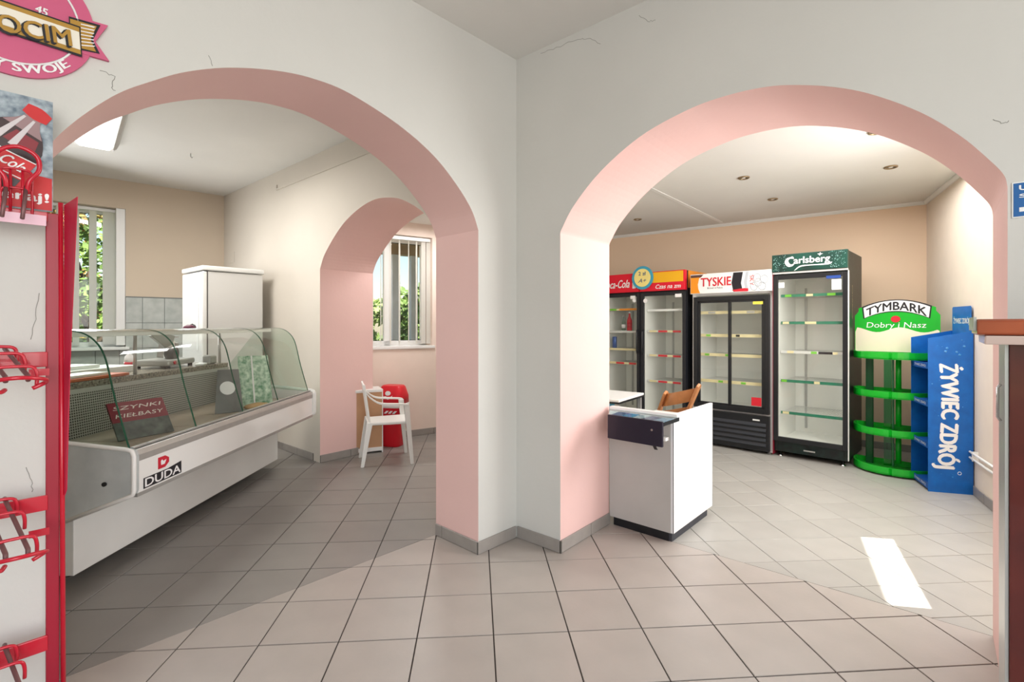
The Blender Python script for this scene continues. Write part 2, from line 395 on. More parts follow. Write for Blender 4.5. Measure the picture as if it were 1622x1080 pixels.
skirting('baseboard_right', C, V, -N2, .011, .344+.01); skirting('baseboard_right', RO, N2, V, 0, .584)
skirting('baseboard_left', C-U*2.215, -U, -N1, 0, 3); skirting('baseboard_right', RO+V*1.905, V, -N2, 0, 2.4)
skirting('baseboard_partition', J, -VP, -NP, .13, 2.5); skirting('baseboard_partition', J, NP, VP, 0, .6)
skirting('baseboard_vestibule', P3, D3, -N3, -.72, 1.8); skirting('baseboard_side_right', KR, dR, -nR, 0, 3.6)
skirting('baseboard_far_right', KR, dB, -nB, 0, 5)

# plaster edge strips where right room's ceiling meets its walls
for nm, P, d, n, L in (('trim_1', KR, dB, -nB, 4.9), ('trim_2', KR, dR, -nR, 3.7)):
    b = MB(); b.yz([(0, CEIL2-.035), (.012, CEIL2-.035), (.03, CEIL2-.012), (.03, CEIL2+.003), (0, CEIL2+.003)], 0, L)
    o = b.build(nm, M_WHITE, kind='structure'); o.location = (P[0], P[1], 0); o.rotation_euler = (0, 0, math.atan2(d.y, d.x))
    if Vector((-d.y, d.x)).dot(n) < 0: o.scale = (1, -1, 1)
pa = fl(1015, 292-0, 0)
def cpt(px, py, z): Y = F*(z-H)/(CY-py); return Vector(((px-CX)*Y/F, Y))
p0, p1 = cpt(1012, 289, CEIL2), cpt(1143, 352, CEIL2); dd = (p1-p0).normalized(); nn = Vector((-dd.y, dd.x))*.02
MB().xy([tuple(p0-dd*1.2-nn), tuple(p1-nn), tuple(p1+nn), tuple(p0-dd*1.2+nn)], CEIL2-.006, CEIL2+.002).build('trim_3', M_WHITE, kind='structure')

# ---------------------------------------------------------------- windows
def window(name, P, d, n, hole, inset, mullions=(), fw=.06, sill=.12):
    a0, a1, z0, z1 = hole; rz = math.atan2(d.y, d.x); s = 1 if Vector((-d.y, d.x)).dot(n) > 0 else -1
    root = empty(name, (P[0], P[1], 0), math.degrees(rz)); tag(root, kind='structure')
    y0, y1 = sorted((inset*s, (inset+.06)*s))
    b = MB(); b.box(a0, y0, z0, a0+fw, y1, z1); b.box(a1-fw, y0, z0, a1, y1, z1); b.box(a0, y0, z0, a1, y1, z0+fw); b.box(a0, y0, z1-fw, a1, y1, z1)
    for mm in mullions: b.box(mm-fw*.6, y0, z0, mm+fw*.6, y1, z1)
    b.build('window_frame', M_WHITE, root, bevel=.004, kind='structure')
    i0, i1 = sorted(((inset+.0)*s, (inset+.02)*s))
    b = MB(); b.box(a0+fw, (y0+y1)/2-.006, z0+fw-.01, a1-fw, (y0+y1)/2+.006, z0+fw+.006); b.box(a0+fw, (y0+y1)/2-.006, z1-fw-.006, a1-fw, (y0+y1)/2+.006, z1-fw+.01)
    b.build('gasket', M_BLACK, root, kind='structure')
    MB().box(a0+fw*.9, (y0+y1)/2-.003, z0+fw*.9, a1-fw*.9, (y0+y1)/2+.003, z1-fw*.9).build('pane', M_WIN, root, kind='structure')
    s0, s1 = sorted((-sill*s, (inset+.01)*s))
    MB().box(a0-.03, s0, z0-.03, a1+.03, s1, z0+.004).build('window_sill', M_WHITE, root, bevel=.005, kind='structure')
    return root, s
M_BLIND = mat('blind_fabric', rgb(238, 236, 230), .8, noise=.03, nscale=20)
w1, s1 = window('window_1', K1, dW, nW, WIN1, .2, (1.75,), sill=.1)
w2, s2 = window('window_2', P3, D3, N3, WIN2, .2, (-.25,), fw=.065, sill=.02)
w4, s4 = window('window_3', KR, dR, nR, WIN4, .02, (), fw=.02, sill=0)
nb = M_BLIND.node_tree; tr_ = nb.nodes.new('ShaderNodeBsdfTranslucent'); tr_.inputs[0].default_value = rgb(240, 238, 232); mx_ = nb.nodes.new('ShaderNodeMixShader'); mx_.inputs[0].default_value = .5
nb.links.new(nb.nodes['Principled BSDF'].outputs[0], mx_.inputs[1]); nb.links.new(tr_.outputs[0], mx_.inputs[2]); nb.links.new(mx_.outputs[0], nb.nodes['Material Output'].inputs[0])
# blinds in the left window: open slats bunched at its right side
bl = empty('vertical_blind', (K1.x, K1.y, 0), math.degrees(math.atan2(dW.y, dW.x)), 'white vertical blind with wide slats half drawn across the tiled room window', 'blind')
MB().box(1.02, .1*s1, 2.69, 2.34, .13*s1, 2.725).build('head_rail', M_WHITE, bl)
def slat(parent, x, y, w, ang, z0, z1, m=M_BLIND):
    c, s_ = math.cos(ang)*w/2, math.sin(ang)*w/2; n = (-s_/w*.003, c/w*.003)
    b = MB(); b.xy([(x-c, y-s_), (x+c, y+s_), (x+c+n[0], y+s_+n[1]), (x-c+n[0], y-s_+n[1])], z0, z1); b.build('slat', m, parent)
for tt, w_, an in ((1.176, .118, .03), (1.322, .068, .08), (1.47, .06, .3), (1.62, .08, 1.1), (1.8, .08, 1.1), (2.0, .08, 1.1), (2.2, .08, 1.1)):
    slat(bl, tt, .115*s1, w_, an, 1.13, 2.70)
MB().box(1.032, .0, 1.12, 1.118, .16*s1, 2.728).build('casing', M_WHITE, w1, bevel=.004, kind='structure')
cd = MB().tube([(1.13, .09*s1, 2.68), (1.075, .088*s1, 1.9), (1.1, .088*s1, 1.45), (1.085, .09*s1, 1.25)], .0025, 6); cd.build('pull_cord', M_WHITE, bl)
# blinds in the vestibule window: slats edge on
b2 = empty('vertical_blind', (P3.x, P3.y, 0), a3, 'cream vertical blind with narrow open slats over the window behind the plastic chair', 'blind')
MB().box(-.66, .03, 2.40, .25, .07, 2.44).build('head_rail', M_WHITE, b2)
for px in (571, 582, 590, 603.5, 618.7, 633, 647.5, 660, 671, 679):
    tt = on(P3+N3*.05, a3, px, 400)[0]; wv = .022 if px not in (603.5, 647.5) else .012
    slat(b2, tt, .055, wv if px < 668 else .06, .12 if px < 668 else .05, 1.125, 2.405)
sl = MB(); sl.tube([(-.64, .055, 1.135), (.22, .055, 1.135)], .002, 6); sl.build('bottom_chain', M_WHITE, b2)

# wall tiles of the left room, each laid on its own
M_WT = mat('wall_tile', rgb(196, 200, 196), .25, noise=.14, nscale=9, rnd=.03, dark=rgb(172, 178, 174))
wt = MB().box(0, 0, .4, 1.03, -.004*s1, 1.7).box(1.03, 0, .4, 4.6, -.004*s1, 1.065).build('trim_wall_tiles', mat('tile_backing', rgb(120, 124, 122), .8), kind='structure')
wt.name = 'trim_4'; wt.location = (K1.x, K1.y, 0); wt.rotation_euler = (0, 0, math.atan2(dW.y, dW.x))
tw, thh = .218, .302
for r in range(4):
    z1 = 1.688-r*thh; x = -.003
    while x < 3.4:
        x1 = x+tw; xa, xb = x, x1
        if z1 > WIN1[2]+.02 and xb > WIN1[0] and xa < WIN1[1]:
            if xa < WIN1[0]-.02: xb = WIN1[0]
            else: x = x1; continue
        ztop = z1 if not (z1 > WIN1[2] and xa >= WIN1[0]) else WIN1[2]-.03
        if z1 > WIN1[2]-.03 and xa >= WIN1[0]-.01 and xa < WIN1[1]: ztop = WIN1[2]-.035
        if ztop-(z1-thh) > .03:
            MB().box(xa+.0025, -.003*s1, z1-thh+.0025, xb-.0025, -.011*s1, ztop-.0025).build('tile', M_WT, wt, bevel=.0015, seg=1)
        x = x1

# ---------------------------------------------------------------- outside
gr = slab('ground', [(-60, 8.3), (60, 8.3), (60, 90), (-60, 90)], -.6, -.5, mat('grass_ground', rgb(96, 112, 58), .9, noise=.4, nscale=.8))
slab('ground', [(-60, -20), (-8.6, -20), (-8.6, 8.3), (-60, 8.3)], -.6, -.5, MATS['grass_ground'])
M_BARK = mat('bark', rgb(84, 66, 50), .9, noise=.3)
def leafmat(name, a, c):
    m = mat(name, a, .7, noise=.5, nscale=1.7, dark=c, rnd=0); return m
LM = [leafmat('green_leaves', rgb(120, 150, 62), rgb(40, 66, 26)), leafmat('autumn_leaves', rgb(190, 140, 66), rgb(58, 84, 34)), leafmat('pale_leaves', rgb(176, 196, 108), rgb(70, 104, 44))]
def tree(x, y, hgt, rad, m, label, n=2600, z0=-.5, leaf=.12):
    r = empty('tree', (x, y, z0), 0, label, 'tree', 'trees in the garden outside')
    b = MB(); b.tube([(0, 0, 0), (.05, 0, hgt*.35), (-.04, .05, hgt*.8)], .13, 8, r2=.04)
    for k in range(5):
        a = k*1.3; b.tube([(0, 0, hgt*(.3+.08*k)), (math.cos(a)*rad*.6, math.sin(a)*rad*.6, hgt*(.5+.08*k))], .05, 6, r2=.015)
    b.build('trunk', M_BARK, r)
    vs, fs = [], []
    cl = [(random.gauss(0, rad*.5), random.gauss(0, rad*.5), random.uniform(.22, .95)*hgt, random.uniform(.35, .7)*rad*.8) for _ in range(16)]
    for k in range(n):
        c = random.choice(cl); d = Vector((random.gauss(0, 1), random.gauss(0, 1), random.gauss(0, 1))).normalized()*c[3]*random.uniform(.5, 1)
        p = Vector(c[:3])+d; u = Vector((random.gauss(0, 1), random.gauss(0, 1), random.gauss(0, 1))).normalized(); v = u.orthogonal().normalized()
        s_ = leaf*random.uniform(.6, 1.3); q = len(vs); vs += [p-u*s_, p-v*s_*.5, p+u*s_, p+v*s_*.5]; fs.append((q, q+1, q+2, q+3))
    me = bpy.data.meshes.new('crown'); me.from_pydata(vs, [], fs); me.materials.append(m)
    o = bpy.data.objects.new('crown', me); COL.objects.link(o); o.parent = r; o['kind'] = 'stuff'
tree(-9.6, 10.2, 5.2, 1.7, LM[1], 'autumn-tinted tree filling the tiled room window', 5200, leaf=.1)
tree(-8.0, 9.4, 3.6, 1.1, LM[0], 'lower green tree close to the tiled room window', 3000, leaf=.08)
tree(-12.4, 11.6, 6, 2.0, LM[0], 'taller green tree behind the autumn-tinted one', 3200)
tree(-5.5, 17.5, 2.5, 1.4, LM[2], 'pale green bushy tree seen low in the left of the vestibule window', 3000)
tree(-3.35, 16.8, 3.3, .9, LM[0], 'mid green tree seen between the two porch posts', 2600)
tree(-8.9, 22, 2.9, 1.8, LM[0], 'wide green tree at the far left behind the garden fence', 3000)
# porch outside the vestibule window
po = empty('porch', (P3.x, P3.y, -.5), a3, 'brown timber porch beam on two grey posts outside the vestibule window', 'porch')
M_TIMB = mat('porch_timber', rgb(176, 152, 124), .8, noise=.2, nscale=5); M_POST = mat('porch_post', rgb(214, 220, 232), .6, noise=.15, nscale=6)
MB().box(-.38, 1.5, 2.93, 2.2, 1.66, 3.22).build('beam', M_TIMB, po, bevel=.01)
MB().box(-.38, .4, 3.22, 2.2, 1.9, 3.3).build('roof', M_TIMB, po)
for px in (626, 655.5):
    tt = on(P3+N3*1.55, a3, px, 450)[0]; MB().box(tt-.055, 1.52, 0, tt+.055, 1.64, 2.94).build('post', M_POST, po, bevel=.006)
fe = empty('garden_fence', (-7, 14.0, -.5), 6, 'pale picket fence along the garden beyond the porch', 'fence')
for k in range(46): MB().box(k*.19, 0, 0, k*.19+.07, .02, 1.15).build('picket', M_POST if False else mat('fence_paint', rgb(206, 200, 190), .7), fe)
for z in (.25, .95): MB().box(-.1, .02, z, 8.8, .05, z+.07).build('rail', MATS['fence_paint'], fe)
ho = empty('neighbour_house', (-3.6, 26, -.5), 20, 'red-roofed house far behind the garden trees', 'house')
MB().box(0, 0, 0, 7, 6, 2.9).build('wall', mat('house_wall', rgb(220, 206, 186), .8), ho)
MB().yz([(-.5, 2.8), (6.5, 2.8), (3, 5.4)], -.4, 7.4).build('roof', mat('roof_tiles', rgb(150, 62, 48), .8, noise=.2), ho)
for k in range(3):
    f_ = MB().box(.8+k*2.2, -.05, 1, 1.8+k*2.2, .02, 2.1).build('window', M_WHITE, ho); MB().box(.88+k*2.2, -.07, 1.08, 1.72+k*2.2, -.045, 2.02).build('pane', M_BLACK, f_)
aw = empty('sun_blocker', (KR.x, KR.y, 0), math.degrees(math.atan2(dR.y, dR.x)), 'unseen slab added above the drinks room window to trim the sun patch', 'sun_blocker')  # out-of-view slab added so the sun reaches the floor as a strip
sR = 1 if Vector((-dR.y, dR.x)).dot(nR) > 0 else -1
dA = .715
MB().box(1.0, .09*sR, 2.38, 5.2, (.09+dA)*sR, 2.43).build('blocker_slab', M_WHITEM, aw)
for x in (1.2, 4.9): MB().tube([(x, .1*sR, 1.95), (x, .5*sR, 2.38)], .02, 8).build('bracket', M_ALU, aw)

# ================================================================= THINGS
# ---------------------------------------------------------------- refrigerated counter
DC = empty('display_case', (-2.235, 2.5, 0), 0, 'long white refrigerated meat counter with curved glass front under the left arch', 'display case')
L = 2.24
M_MARB = mat('marbled_panel', rgb(198, 203, 203), .45, noise=.16, nscale=6, dark=rgb(172, 178, 179))
M_CASEW = mat('case_white', rgb(238, 238, 235), .3, noise=.07, nscale=3, coat=.2)
M_GREYD = mat('dark_plinth', rgb(70, 74, 76), .6)
box('base_panel', M_CASEW, DC, -.9, .03, .08, 0, L-.005, .60, bevel=.004)
box('plinth', M_GREYD, DC, -.85, .1, .05, -.12, L-.1, .08)
for x in (-.18, -.8):
    for y in (.2, L-.25): MB().lathe([(.03, 0), (.03, .012), (.014, .016), (.014, .055)], (x, y, 0), 12).build('foot', M_CHROME, DC)
M_UND = mat('underside_grey', rgb(206, 206, 202), .5)
MB().xz([(0, .43), (.31, .50), (.31, .515), (0, .6)], .02, L-.02).build('underside_panel', M_UND, DC)
MB().xz([(.29, .505), (.335, .505), (.335, .67), (.29, .67)], .015, L-.015).build('front_rail', mat('rail_white', rgb(238, 238, 236), .12, coat=.6), DC, bevel=.004)
MB().xz([(.30, .488), (.336, .488), (.337, .507), (.30, .507)], .015, L-.015).build('lower_strip', M_ALU, DC)
MB().xz([(.22, .70), (.285, .733), (.327, .728), (.338, .70), (.338, .668), (.22, .66)], .015, L-.015).build('rail_cap', M_ALU, DC, bevel=.002)
MB().xz([(.300, .7335), (.318, .7335), (.318, .741), (.300, .741)], .015, L-.015).build('glass_channel', M_ALU, DC)
side = [(-.9, .24), (-.02, .37), (.31, .497), (.34, .512), (.345, .53), (.345, .705), (.335, .728), (.31, .737), (0, .772), (-.9, .80)]
for nm, y0, y1 in (('near', -.02, .016), ('far', L-.016, L+.02)):
    sp = MB().xz(side, y0, y1).build('side_panel', M_MARB if nm == 'near' else M_CASEW, DC, bevel=.002, label='grey marbled end panel' if nm == 'near' else None)
    rim = [Vector((x, 0, z)) for x, z in side[1:]]
    ys = y0-.002 if nm == 'near' else y1+.002
    def inset(pts, k):
        c = (sum(p[0] for p in pts)/len(pts), sum(p[1] for p in pts)/len(pts)); return pts
    b = MB(); b.tube([(x, y0 if nm == 'near' else y1, z) for x, z in side[1:]], .011, 8); b.build('edge_trim', M_WHITE, sp)
MB().tube([(.20, -.028, .565), (.20, -.018, .565)], .011, 14).build('lock', M_BLACK, DC)
M_DECK = mat('deck_steel', rgb(186, 170, 152), .3, noise=.15, nscale=4)
for k in range(5):
    y = .02+k*.44; box('deck_tray', M_DECK, DC, -.44, y+.003, .655, .24, y+.437, .665, bevel=.003)
box('inner_back', M_CASEW, DC, -.97, .02, .6, -.47, L-.02, .955)
# perforated grille
mg = bpy.data.materials.new('perforated_steel'); mg.use_nodes = True; n = mg.node_tree.nodes; l = mg.node_tree.links
bs = n['Principled BSDF']; bs.inputs['Roughness'].default_value = .4; bs.inputs['Metallic'].default_value = .3
tc = n.new('ShaderNodeTexCoord'); sep = n.new('ShaderNodeSeparateXYZ'); l.new(tc.outputs['Object'], sep.inputs[0])
def holes(src, f):
    a = n.new('ShaderNodeMath'); a.operation = 'MULTIPLY'; a.inputs[1].default_value = f; l.new(src, a.inputs[0])
    c = n.new('ShaderNodeMath'); c.operation = 'FRACT'; l.new(a.outputs[0], c.inputs[0])
    d = n.new('ShaderNodeMath'); d.operation = 'GREATER_THAN'; d.inputs[1].default_value = .36; l.new(c.outputs[0], d.inputs[0]); return d.outputs[0]
h1 = holes(sep.outputs['Y'], 62); h2 = holes(sep.outputs['Z'], 62)
mm = n.new('ShaderNodeMath'); mm.operation = 'MULTIPLY'; l.new(h1, mm.inputs[0]); l.new(h2, mm.inputs[1])
mx = n.new('ShaderNodeMix'); mx.data_type = 'RGBA'; mx.inputs[6].default_value = rgb(180, 178, 172); mx.inputs[7].default_value = rgb(26, 30, 30)
l.new(mm.outputs[0], mx.inputs[0]); l.new(mx.outputs[2], bs.inputs['Base Color'])
MB().xz([(-.467, .94), (-.46, .94), (-.433, .665), (-.44, .665)], .03, L-.2).build('grille', mg, DC)
box('grille_strip', M_ALU, DC, -.475, .02, .935, -.452, L-.03, .965)
M_GRAN = mat('granite', rgb(170, 160, 144), .25, noise=.75, nscale=70, dark=rgb(50, 46, 40))
box('worktop', M_GRAN, DC, -1.0, 0, .965, -.455, L-.04, 1.005, bevel=.003)
box('end_block', mat('end_grey', rgb(176, 172, 166), .4), DC, -.46, L-.19, .665, -.30, L-.02, .93, bevel=.01)
gp = smooth([(-.06, 1.338), (.0054, 1.3346), (.064, 1.324), (.108, 1.302), (.1476, 1.265), (.1746, 1.221), (.192, 1.172), (.209, 1.103), (.236, .985), (.3075, .735)], 3)
ej = [.0, .53, 1.055, 1.59, 2.2]
for a, c in zip(ej, ej[1:]):
    g = MB().sheet(gp, a+.002, c-.002, .006).build('glass_panel', M_GGLASS, DC)
    MB().sheet(gp, a+.0015, a+.0075, .0062).build('glass_edge', M_GEDGE, g)
g = MB().sheet(gp, 2.192, 2.198, .0062).build('glass_edge', M_GEDGE, DC)
pf = [(x-.008, z-.004) for x, z in gp]+[(-.44, .79), (-.44, 1.0), (-.2, 1.30)]
for y in (.004, L-.03): MB().xz([p for p in pf if True], y, y+.005).build('side_glass', glass('side_glass', (.86, .92, .88, 1)), DC)
M_SHELF = mat('shelf_frosted', rgb(226, 228, 220), .2, coat=.3)
box('top_shelf', M_SHELF, DC, -.52, 0, 1.296, -.05, L-.03, 1.331, bevel=.003)
for y in (.08, 1.1, L-.1): MB().tube([(-.5, y, 1.0), (-.5, y, 1.32)], .012, 10).build('shelf_post', M_ALU, DC)
# maker's emblem on the front rail (text reads along +y, as seen from the shop)
X3, Z3 = (0, 1, 0), (0, 0, 1)
def on_rail(px, py): r = (px-CX)/F; Y = -1.9/r; return Y-2.5, H-(py-CY)*Y/F
y0, zb = on_rail(227, 763); y1, zt = on_rail(287, 722)
M_LB = mat('emblem_black', rgb(24, 24, 32), .4); M_LW = mat('emblem_white', rgb(240, 240, 240), .4); M_LR = mat('emblem_red', rgb(200, 24, 50), .4)
ww = y1-y0; zz = .515
flat('emblem', [(0, 0), (ww, 0), (ww, .068), (ww*.62, .055), (0, .055)], (.3355, y0, zz), X3, Z3, M_LB, DC)
text('DUDA', (.3366, y0+.01, zz+.007), X3, Z3, ww-.02, .043, M_LW, DC, bold=.03)
flat('emblem', [(0, 0), (.055, 0), (.085, .02), (.085, .045), (.055, .062), (0, .062)], (.3355, y0+ww*.36, zz+.07), X3, Z3, M_LR, DC)
flat('emblem', [(.022, .018), (.05, .018), (.062, .04), (.04, .036), (.03, .046), (.02, .04)], (.3364, y0+ww*.36, zz+.07), X3, Z3, M_LW, DC)

def boxthing(name, label, cat, m, x0, y0, z0, x1, y1, z1, rz=0, bevel=.003, group=None):
    cx, cy = (x0+x1)/2, (y0+y1)/2
    o = MB().box(x0-cx, y0-cy, 0, x1-cx, y1-cy, z1-z0).build(name, m, None, bevel); o.location = (cx, cy, z0); o.rotation_euler = (0, 0, math.radians(rz))
    return tag(o, label, cat, group)
M_BOARD = mat('board_white', rgb(232, 232, 228), .4); M_OBOARD = mat('board_orange', rgb(196, 96, 52), .5, noise=.1)
WT = 1.0065
boxthing('cutting_board', 'orange-brown cutting board lowest at the front edge of the granite worktop', 'cutting board', M_OBOARD, -2.86, 2.66, WT, -2.70, 3.52, WT+.018, rz=2)
boxthing('cutting_board', 'thin white board lying on the orange-brown cutting board', 'cutting board', M_BOARD, -2.88, 2.7, WT+.019, -2.73, 3.38, WT+.036, rz=3)
boxthing('cutting_board', 'thick white slab behind the orange-brown board on the granite worktop', 'cutting board', M_BOARD, -3.2, 3.0, WT, -2.93, 3.86, WT+.045, rz=-3)
boxthing('cutting_board', 'smaller white slab lying on top of the thick white slab', 'cutting board', M_BOARD, -3.2, 2.95, WT+.0465, -3.0, 3.6, WT+.07, rz=-3)
# slicer on the worktop
sl = empty('meat_slicer', (-2.93, 4.2, WT), 8, 'grey metal meat slicer with round blade on the granite worktop', 'slicer')
M_SLG = mat('slicer_grey', rgb(168, 168, 164), .3, metal=.5); M_SLD = mat('slicer_dark', rgb(96, 92, 90), .4)
box('base', M_SLG, sl, -.14, -.22, .02, .14, .2, .07, bevel=.015)
for x in (-.11, .11):
    for y in (-.19, .17): MB().lathe([(.018, 0), (.018, .022)], (x, y, 0), 10).build('foot', M_RUBBER, sl)
MB().tube([(.02, -.02, .115), (.09, -.02, .115)], .05, 20).build('motor', M_SLD, sl)
MB().tube([(.0, .05, .14), (.012, .05, .14)], .1, 30).build('blade', M_CHROME, sl)
MB().xz([(-.14, .07), (.0, .07), (.02, .2), (-.12, .2)], .12, .18).build('housing', M_SLG, sl, bevel=.01)
MB().yz([(-.30, .27), (-.08, .16), (.02, .19), (.06, .26), (-.2, .31)], .02, .045).build('carriage', mat('slicer_plate', rgb(150, 152, 146), .35, metal=.4), sl, bevel=.004)
MB().tube([(.03, -.1, .2), (.03, .02, .25), (.03, .13, .25)], .01, 8).build('carriage_handle', M_CHROME, sl)
MB().tube([(.14, -.15, .045), (.15, -.15, .045)], .014, 12).build('red_switch', M_RED, sl)
boxthing('plastic_tub', 'small grey square tub on the worktop right of the slicer', 'tub', M_SLG, -2.8, 4.48, WT, -2.72, 4.58, WT+.08, bevel=.015)
o = MB().lathe([(.03, 0), (.035, .06), (.03, .1), (.012, .12), (.012, .14)], seg=16).build('spray_bottle', mat('bottle_white', rgb(232, 226, 226), .4), None); o.location = (-3.1, 4.02, WT)
tag(o, 'white bottle with a red label standing behind the slicer', 'bottle'); MB().lathe([(.0358, .02), (.0362, .055)], seg=16).build('label', M_RED, o)
o = MB().lathe([(.026, 0), (.03, .05), (.02, .075), (.008, .09)], seg=16).build('detergent_bottle', mat('bottle_clear', rgb(210, 216, 224), .3), None); o.location = (-3.06, 4.0-.14+.2, WT)
bpy.data.objects.remove(o)
tg = boxthing('folded_cloth', 'crumpled white cloth lying at the foot of the slicer', 'cloth', M_WHITE, -2.77, 4.3, WT, -2.70, 4.43, WT+.018, rz=20, bevel=.008)
# boards and goods in the counter
ZD = .666
M_BURG = mat('burgundy_card', rgb(128, 20, 44), .5, noise=.1); M_CARDG = mat('card_print', rgb(96, 104, 100), .5, noise=.5, nscale=20, dark=rgb(40, 48, 44))
bx = empty('menu_board', (-2.27, 3.10, ZD), -24, 'burgundy topped menu board leaning back inside the glass counter', 'board')
MB().solid([(0, -.17, .0), (0, .15, .0), (-.13, .15, .21), (-.13, -.17, .21)], (.01, 0, .006)).build('panel', M_CARDG, bx)
MB().solid([(-.06, -.17, .097), (-.06, .15, .097), (-.13, .15, .21), (-.13, -.17, .21)], (.011, 0, .0075)).build('header', M_BURG, bx)
xd = (0, 1, 0); ud = Vector((-.13, 0, .21)).normalized()
M_CREAMP = mat('cream_print', rgb(226, 214, 206), .5)
for r, s_ in enumerate(('SZYNKI', 'KIEŁBASY')): text(s_, (-.075-.028*(1-r)+.013, -.15, .120+.045*(1-r)+.008), xd, ud, .28, .025, M_CREAMP, bx, depth=.002, shear=.2)
gb = empty('parsley_board', (-2.26, 4.34, ZD), -50, 'tilted board printed with green parsley at the far end of the glass counter', 'board')
mp = mat('parsley_print', rgb(214, 236, 214), .5, noise=1, nscale=28, dark=rgb(36, 128, 84))
MB().solid([(.10, -.13, 0), (.10, .13, 0), (-.03, .12, .42), (-.03, -.12, .42)], (.008, 0, .004)).build('panel', mp, gb)
MB().solid([(.1085, -.02, .004), (.1085, -.008, .004), (-.0215, -.008, .424), (-.0215, -.02, .424)], (.002, 0, .001)).build('fold', M_WHITE, gb)
cb = empty('round_sign_board', (-2.30, 4.0, ZD), -50, 'grey leaning card with a white round emblem beside the parsley board', 'board')
MB().solid([(.1, -.1, 0), (.1, .1, 0), (-.03, .09, .33), (-.03, -.06, .33)], (.006, 0, .003)).build('panel', mat('grey_card', rgb(118, 122, 122), .5, noise=.3, nscale=9), cb)
dv = Vector((-.13, 0, .33)).normalized(); flat('emblem', circ(0, .2, .055, 24), (.107, 0, .003), (0, 1, 0), dv, M_LW, cb, depth=.003, th=.002)
td = MB().lathe([(.06, 0), (.085, .02), (.08, .03), (.02, .045)], seg=20, sy=1.5).build('bread_roll', mat('bread', rgb(190, 150, 96), .8, noise=.3, nscale=30), None); td.location = (-2.12, 4.12, ZD+.003)
tag(td, 'tan loaf-shaped piece lying at the front of the glass counter below the round emblem', 'food')
fo = MB().lathe([(.0, 0), (.022, .003), (.024, .008), (.01, .012)], seg=10).build('yellow_sticker', mat('yellow_print', rgb(232, 186, 40), .5), None)
bpy.data.objects.remove(fo)
# small dark things on the shelf of the counter
hb = empty('brush', (-2.55, 3.92, 1.3315), 35, 'dark magenta brush with a black loop handle lying on the counter shelf', 'brush')
MB().lathe([(.035, 0), (.03, .016), (.012, .03)], seg=14, sx=1.3).build('head', mat('magenta', rgb(92, 20, 52), .5), hb)
MB().tube([(.05, .16, .012), (.02, .22, .03), (.03, .28, .035), (.045, .27, .028), (.05, .2, .01)], .006, 8).build('handle', M_BLACK, hb)
# potted flower sticker: yellow blossom behind the glass
yf = empty('yellow_blossom', (-3.12, 3.25, WT+.0715), 0, 'small yellow flower ornament standing on the white slabs', 'ornament')
for k in range(8):
    a = k*PI/4; MB().solid([(0, .012*math.cos(a+q), .10+.012*math.sin(a+q)) if abs(q) > 9 else (0, .04*math.cos(a)+.014*math.cos(a+q), .10+.04*math.sin(a)+.014*math.sin(a+q)) for q in (0, 1.2, 2.4, 3.6, 4.8)], (.004, 0, 0)).build('petal', mat('yellow_print', rgb(236, 190, 40), .5), yf)
MB().tube([(.002, 0, 0), (.002, 0, .10)], .004, 6).build('stem', LM[0], yf); MB().tube([(-.004, 0, .1), (.009, 0, .1)], .018, 12).build('centre', mat('orange_print', rgb(226, 120, 40), .5), yf)

# ---------------------------------------------------------------- white upright freezer
fz = empty('upright_freezer', (-3.12, 5.0, 0), 50, 'tall white upright freezer behind the meat counter', 'freezer')
zt = 1.965
M_FRZ = mat('freezer_white', rgb(224, 223, 220), .22, coat=.4)
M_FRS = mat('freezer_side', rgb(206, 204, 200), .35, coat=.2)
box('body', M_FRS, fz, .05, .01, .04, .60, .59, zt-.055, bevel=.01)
box('door', M_FRZ, fz, 0, 0, .06, .045, .6, zt-.06, bevel=.012)
box('top_cover', M_FRZ, fz, -.006, -.006, zt-.05, .61, .60, zt, bevel=.012)
box('door_gasket', mat('gasket_grey', rgb(70, 66, 66), .7), fz, .044, .006, .06, .052, .594, zt-.06)
box('kick_panel', M_BLACK, fz, .03, .03, 0, .58, .57, .04)
box('handle_recess', M_UND, fz, -.003, .1, 1.1, .002, .16, 1.7)

# ---------------------------------------------------------------- vestibule: chair, bin, cabinet
lc = empty('low_cabinet', (-1.98, 5.44, 0), 0, 'low white-edged cabinet with a tan front behind the plastic chair', 'cabinet')
lc.location = (-1.43, 5.42, 0); lc.rotation_euler = (0, 0, math.radians(180+a3-8))
box('top_board', M_WHITE, lc, 0, -.16, .645, .36, .12, .675, bevel=.004); box('front', mat('tan_board', rgb(196, 150, 112), .6, noise=.1), lc, .01, .10, .06, .35, .115, .645)
box('side', M_WHITE, lc, 0, -.15, .0, .012, .115, .645); box('side', M_WHITE, lc, .348, -.15, .0, .36, .115, .645); box('bottom_board', M_WHITE, lc, .012, -.15, .02, .348, .118, .06)
bn = empty('waste_bin', (-1.345, 5.63, 0), -14, 'red plastic waste bin with a swing lid behind the white chair', 'bin')
M_BINR = mat('bin_red', rgb(214, 22, 40), .35)
def rring(b, w, d, z, n=28, p=4):
    out = []
    for k in range(n):
        a = 2*PI*k/n; c, s_ = math.cos(a), math.sin(a); out.append(b.bm.verts.new((w*math.copysign(abs(c)**(2/p), c), d*math.copysign(abs(s_)**(2/p), s_), z)))
    return out
def rloft(prof, cap=True):
    b = MB(); R = [rring(b, *q) for q in prof]
    for A, B in zip(R, R[1:]):
        for k in range(len(A)):
            f = b._f([A[k], A[(k+1) % len(A)], B[(k+1) % len(A)], B[k]]); f.smooth = True
    if cap: b._f(R[0][::-1]); b._f(R[-1])
    return b
rloft([(.105, .10, 0), (.11, .105, .01), (.14, .135, .44), (.145, .14, .45)]).build('body', M_BINR, bn)
rloft([(.15, .145, .44), (.155, .15, .455), (.155, .15, .475), (.15, .145, .48)]).build('rim', M_WHITE, bn)
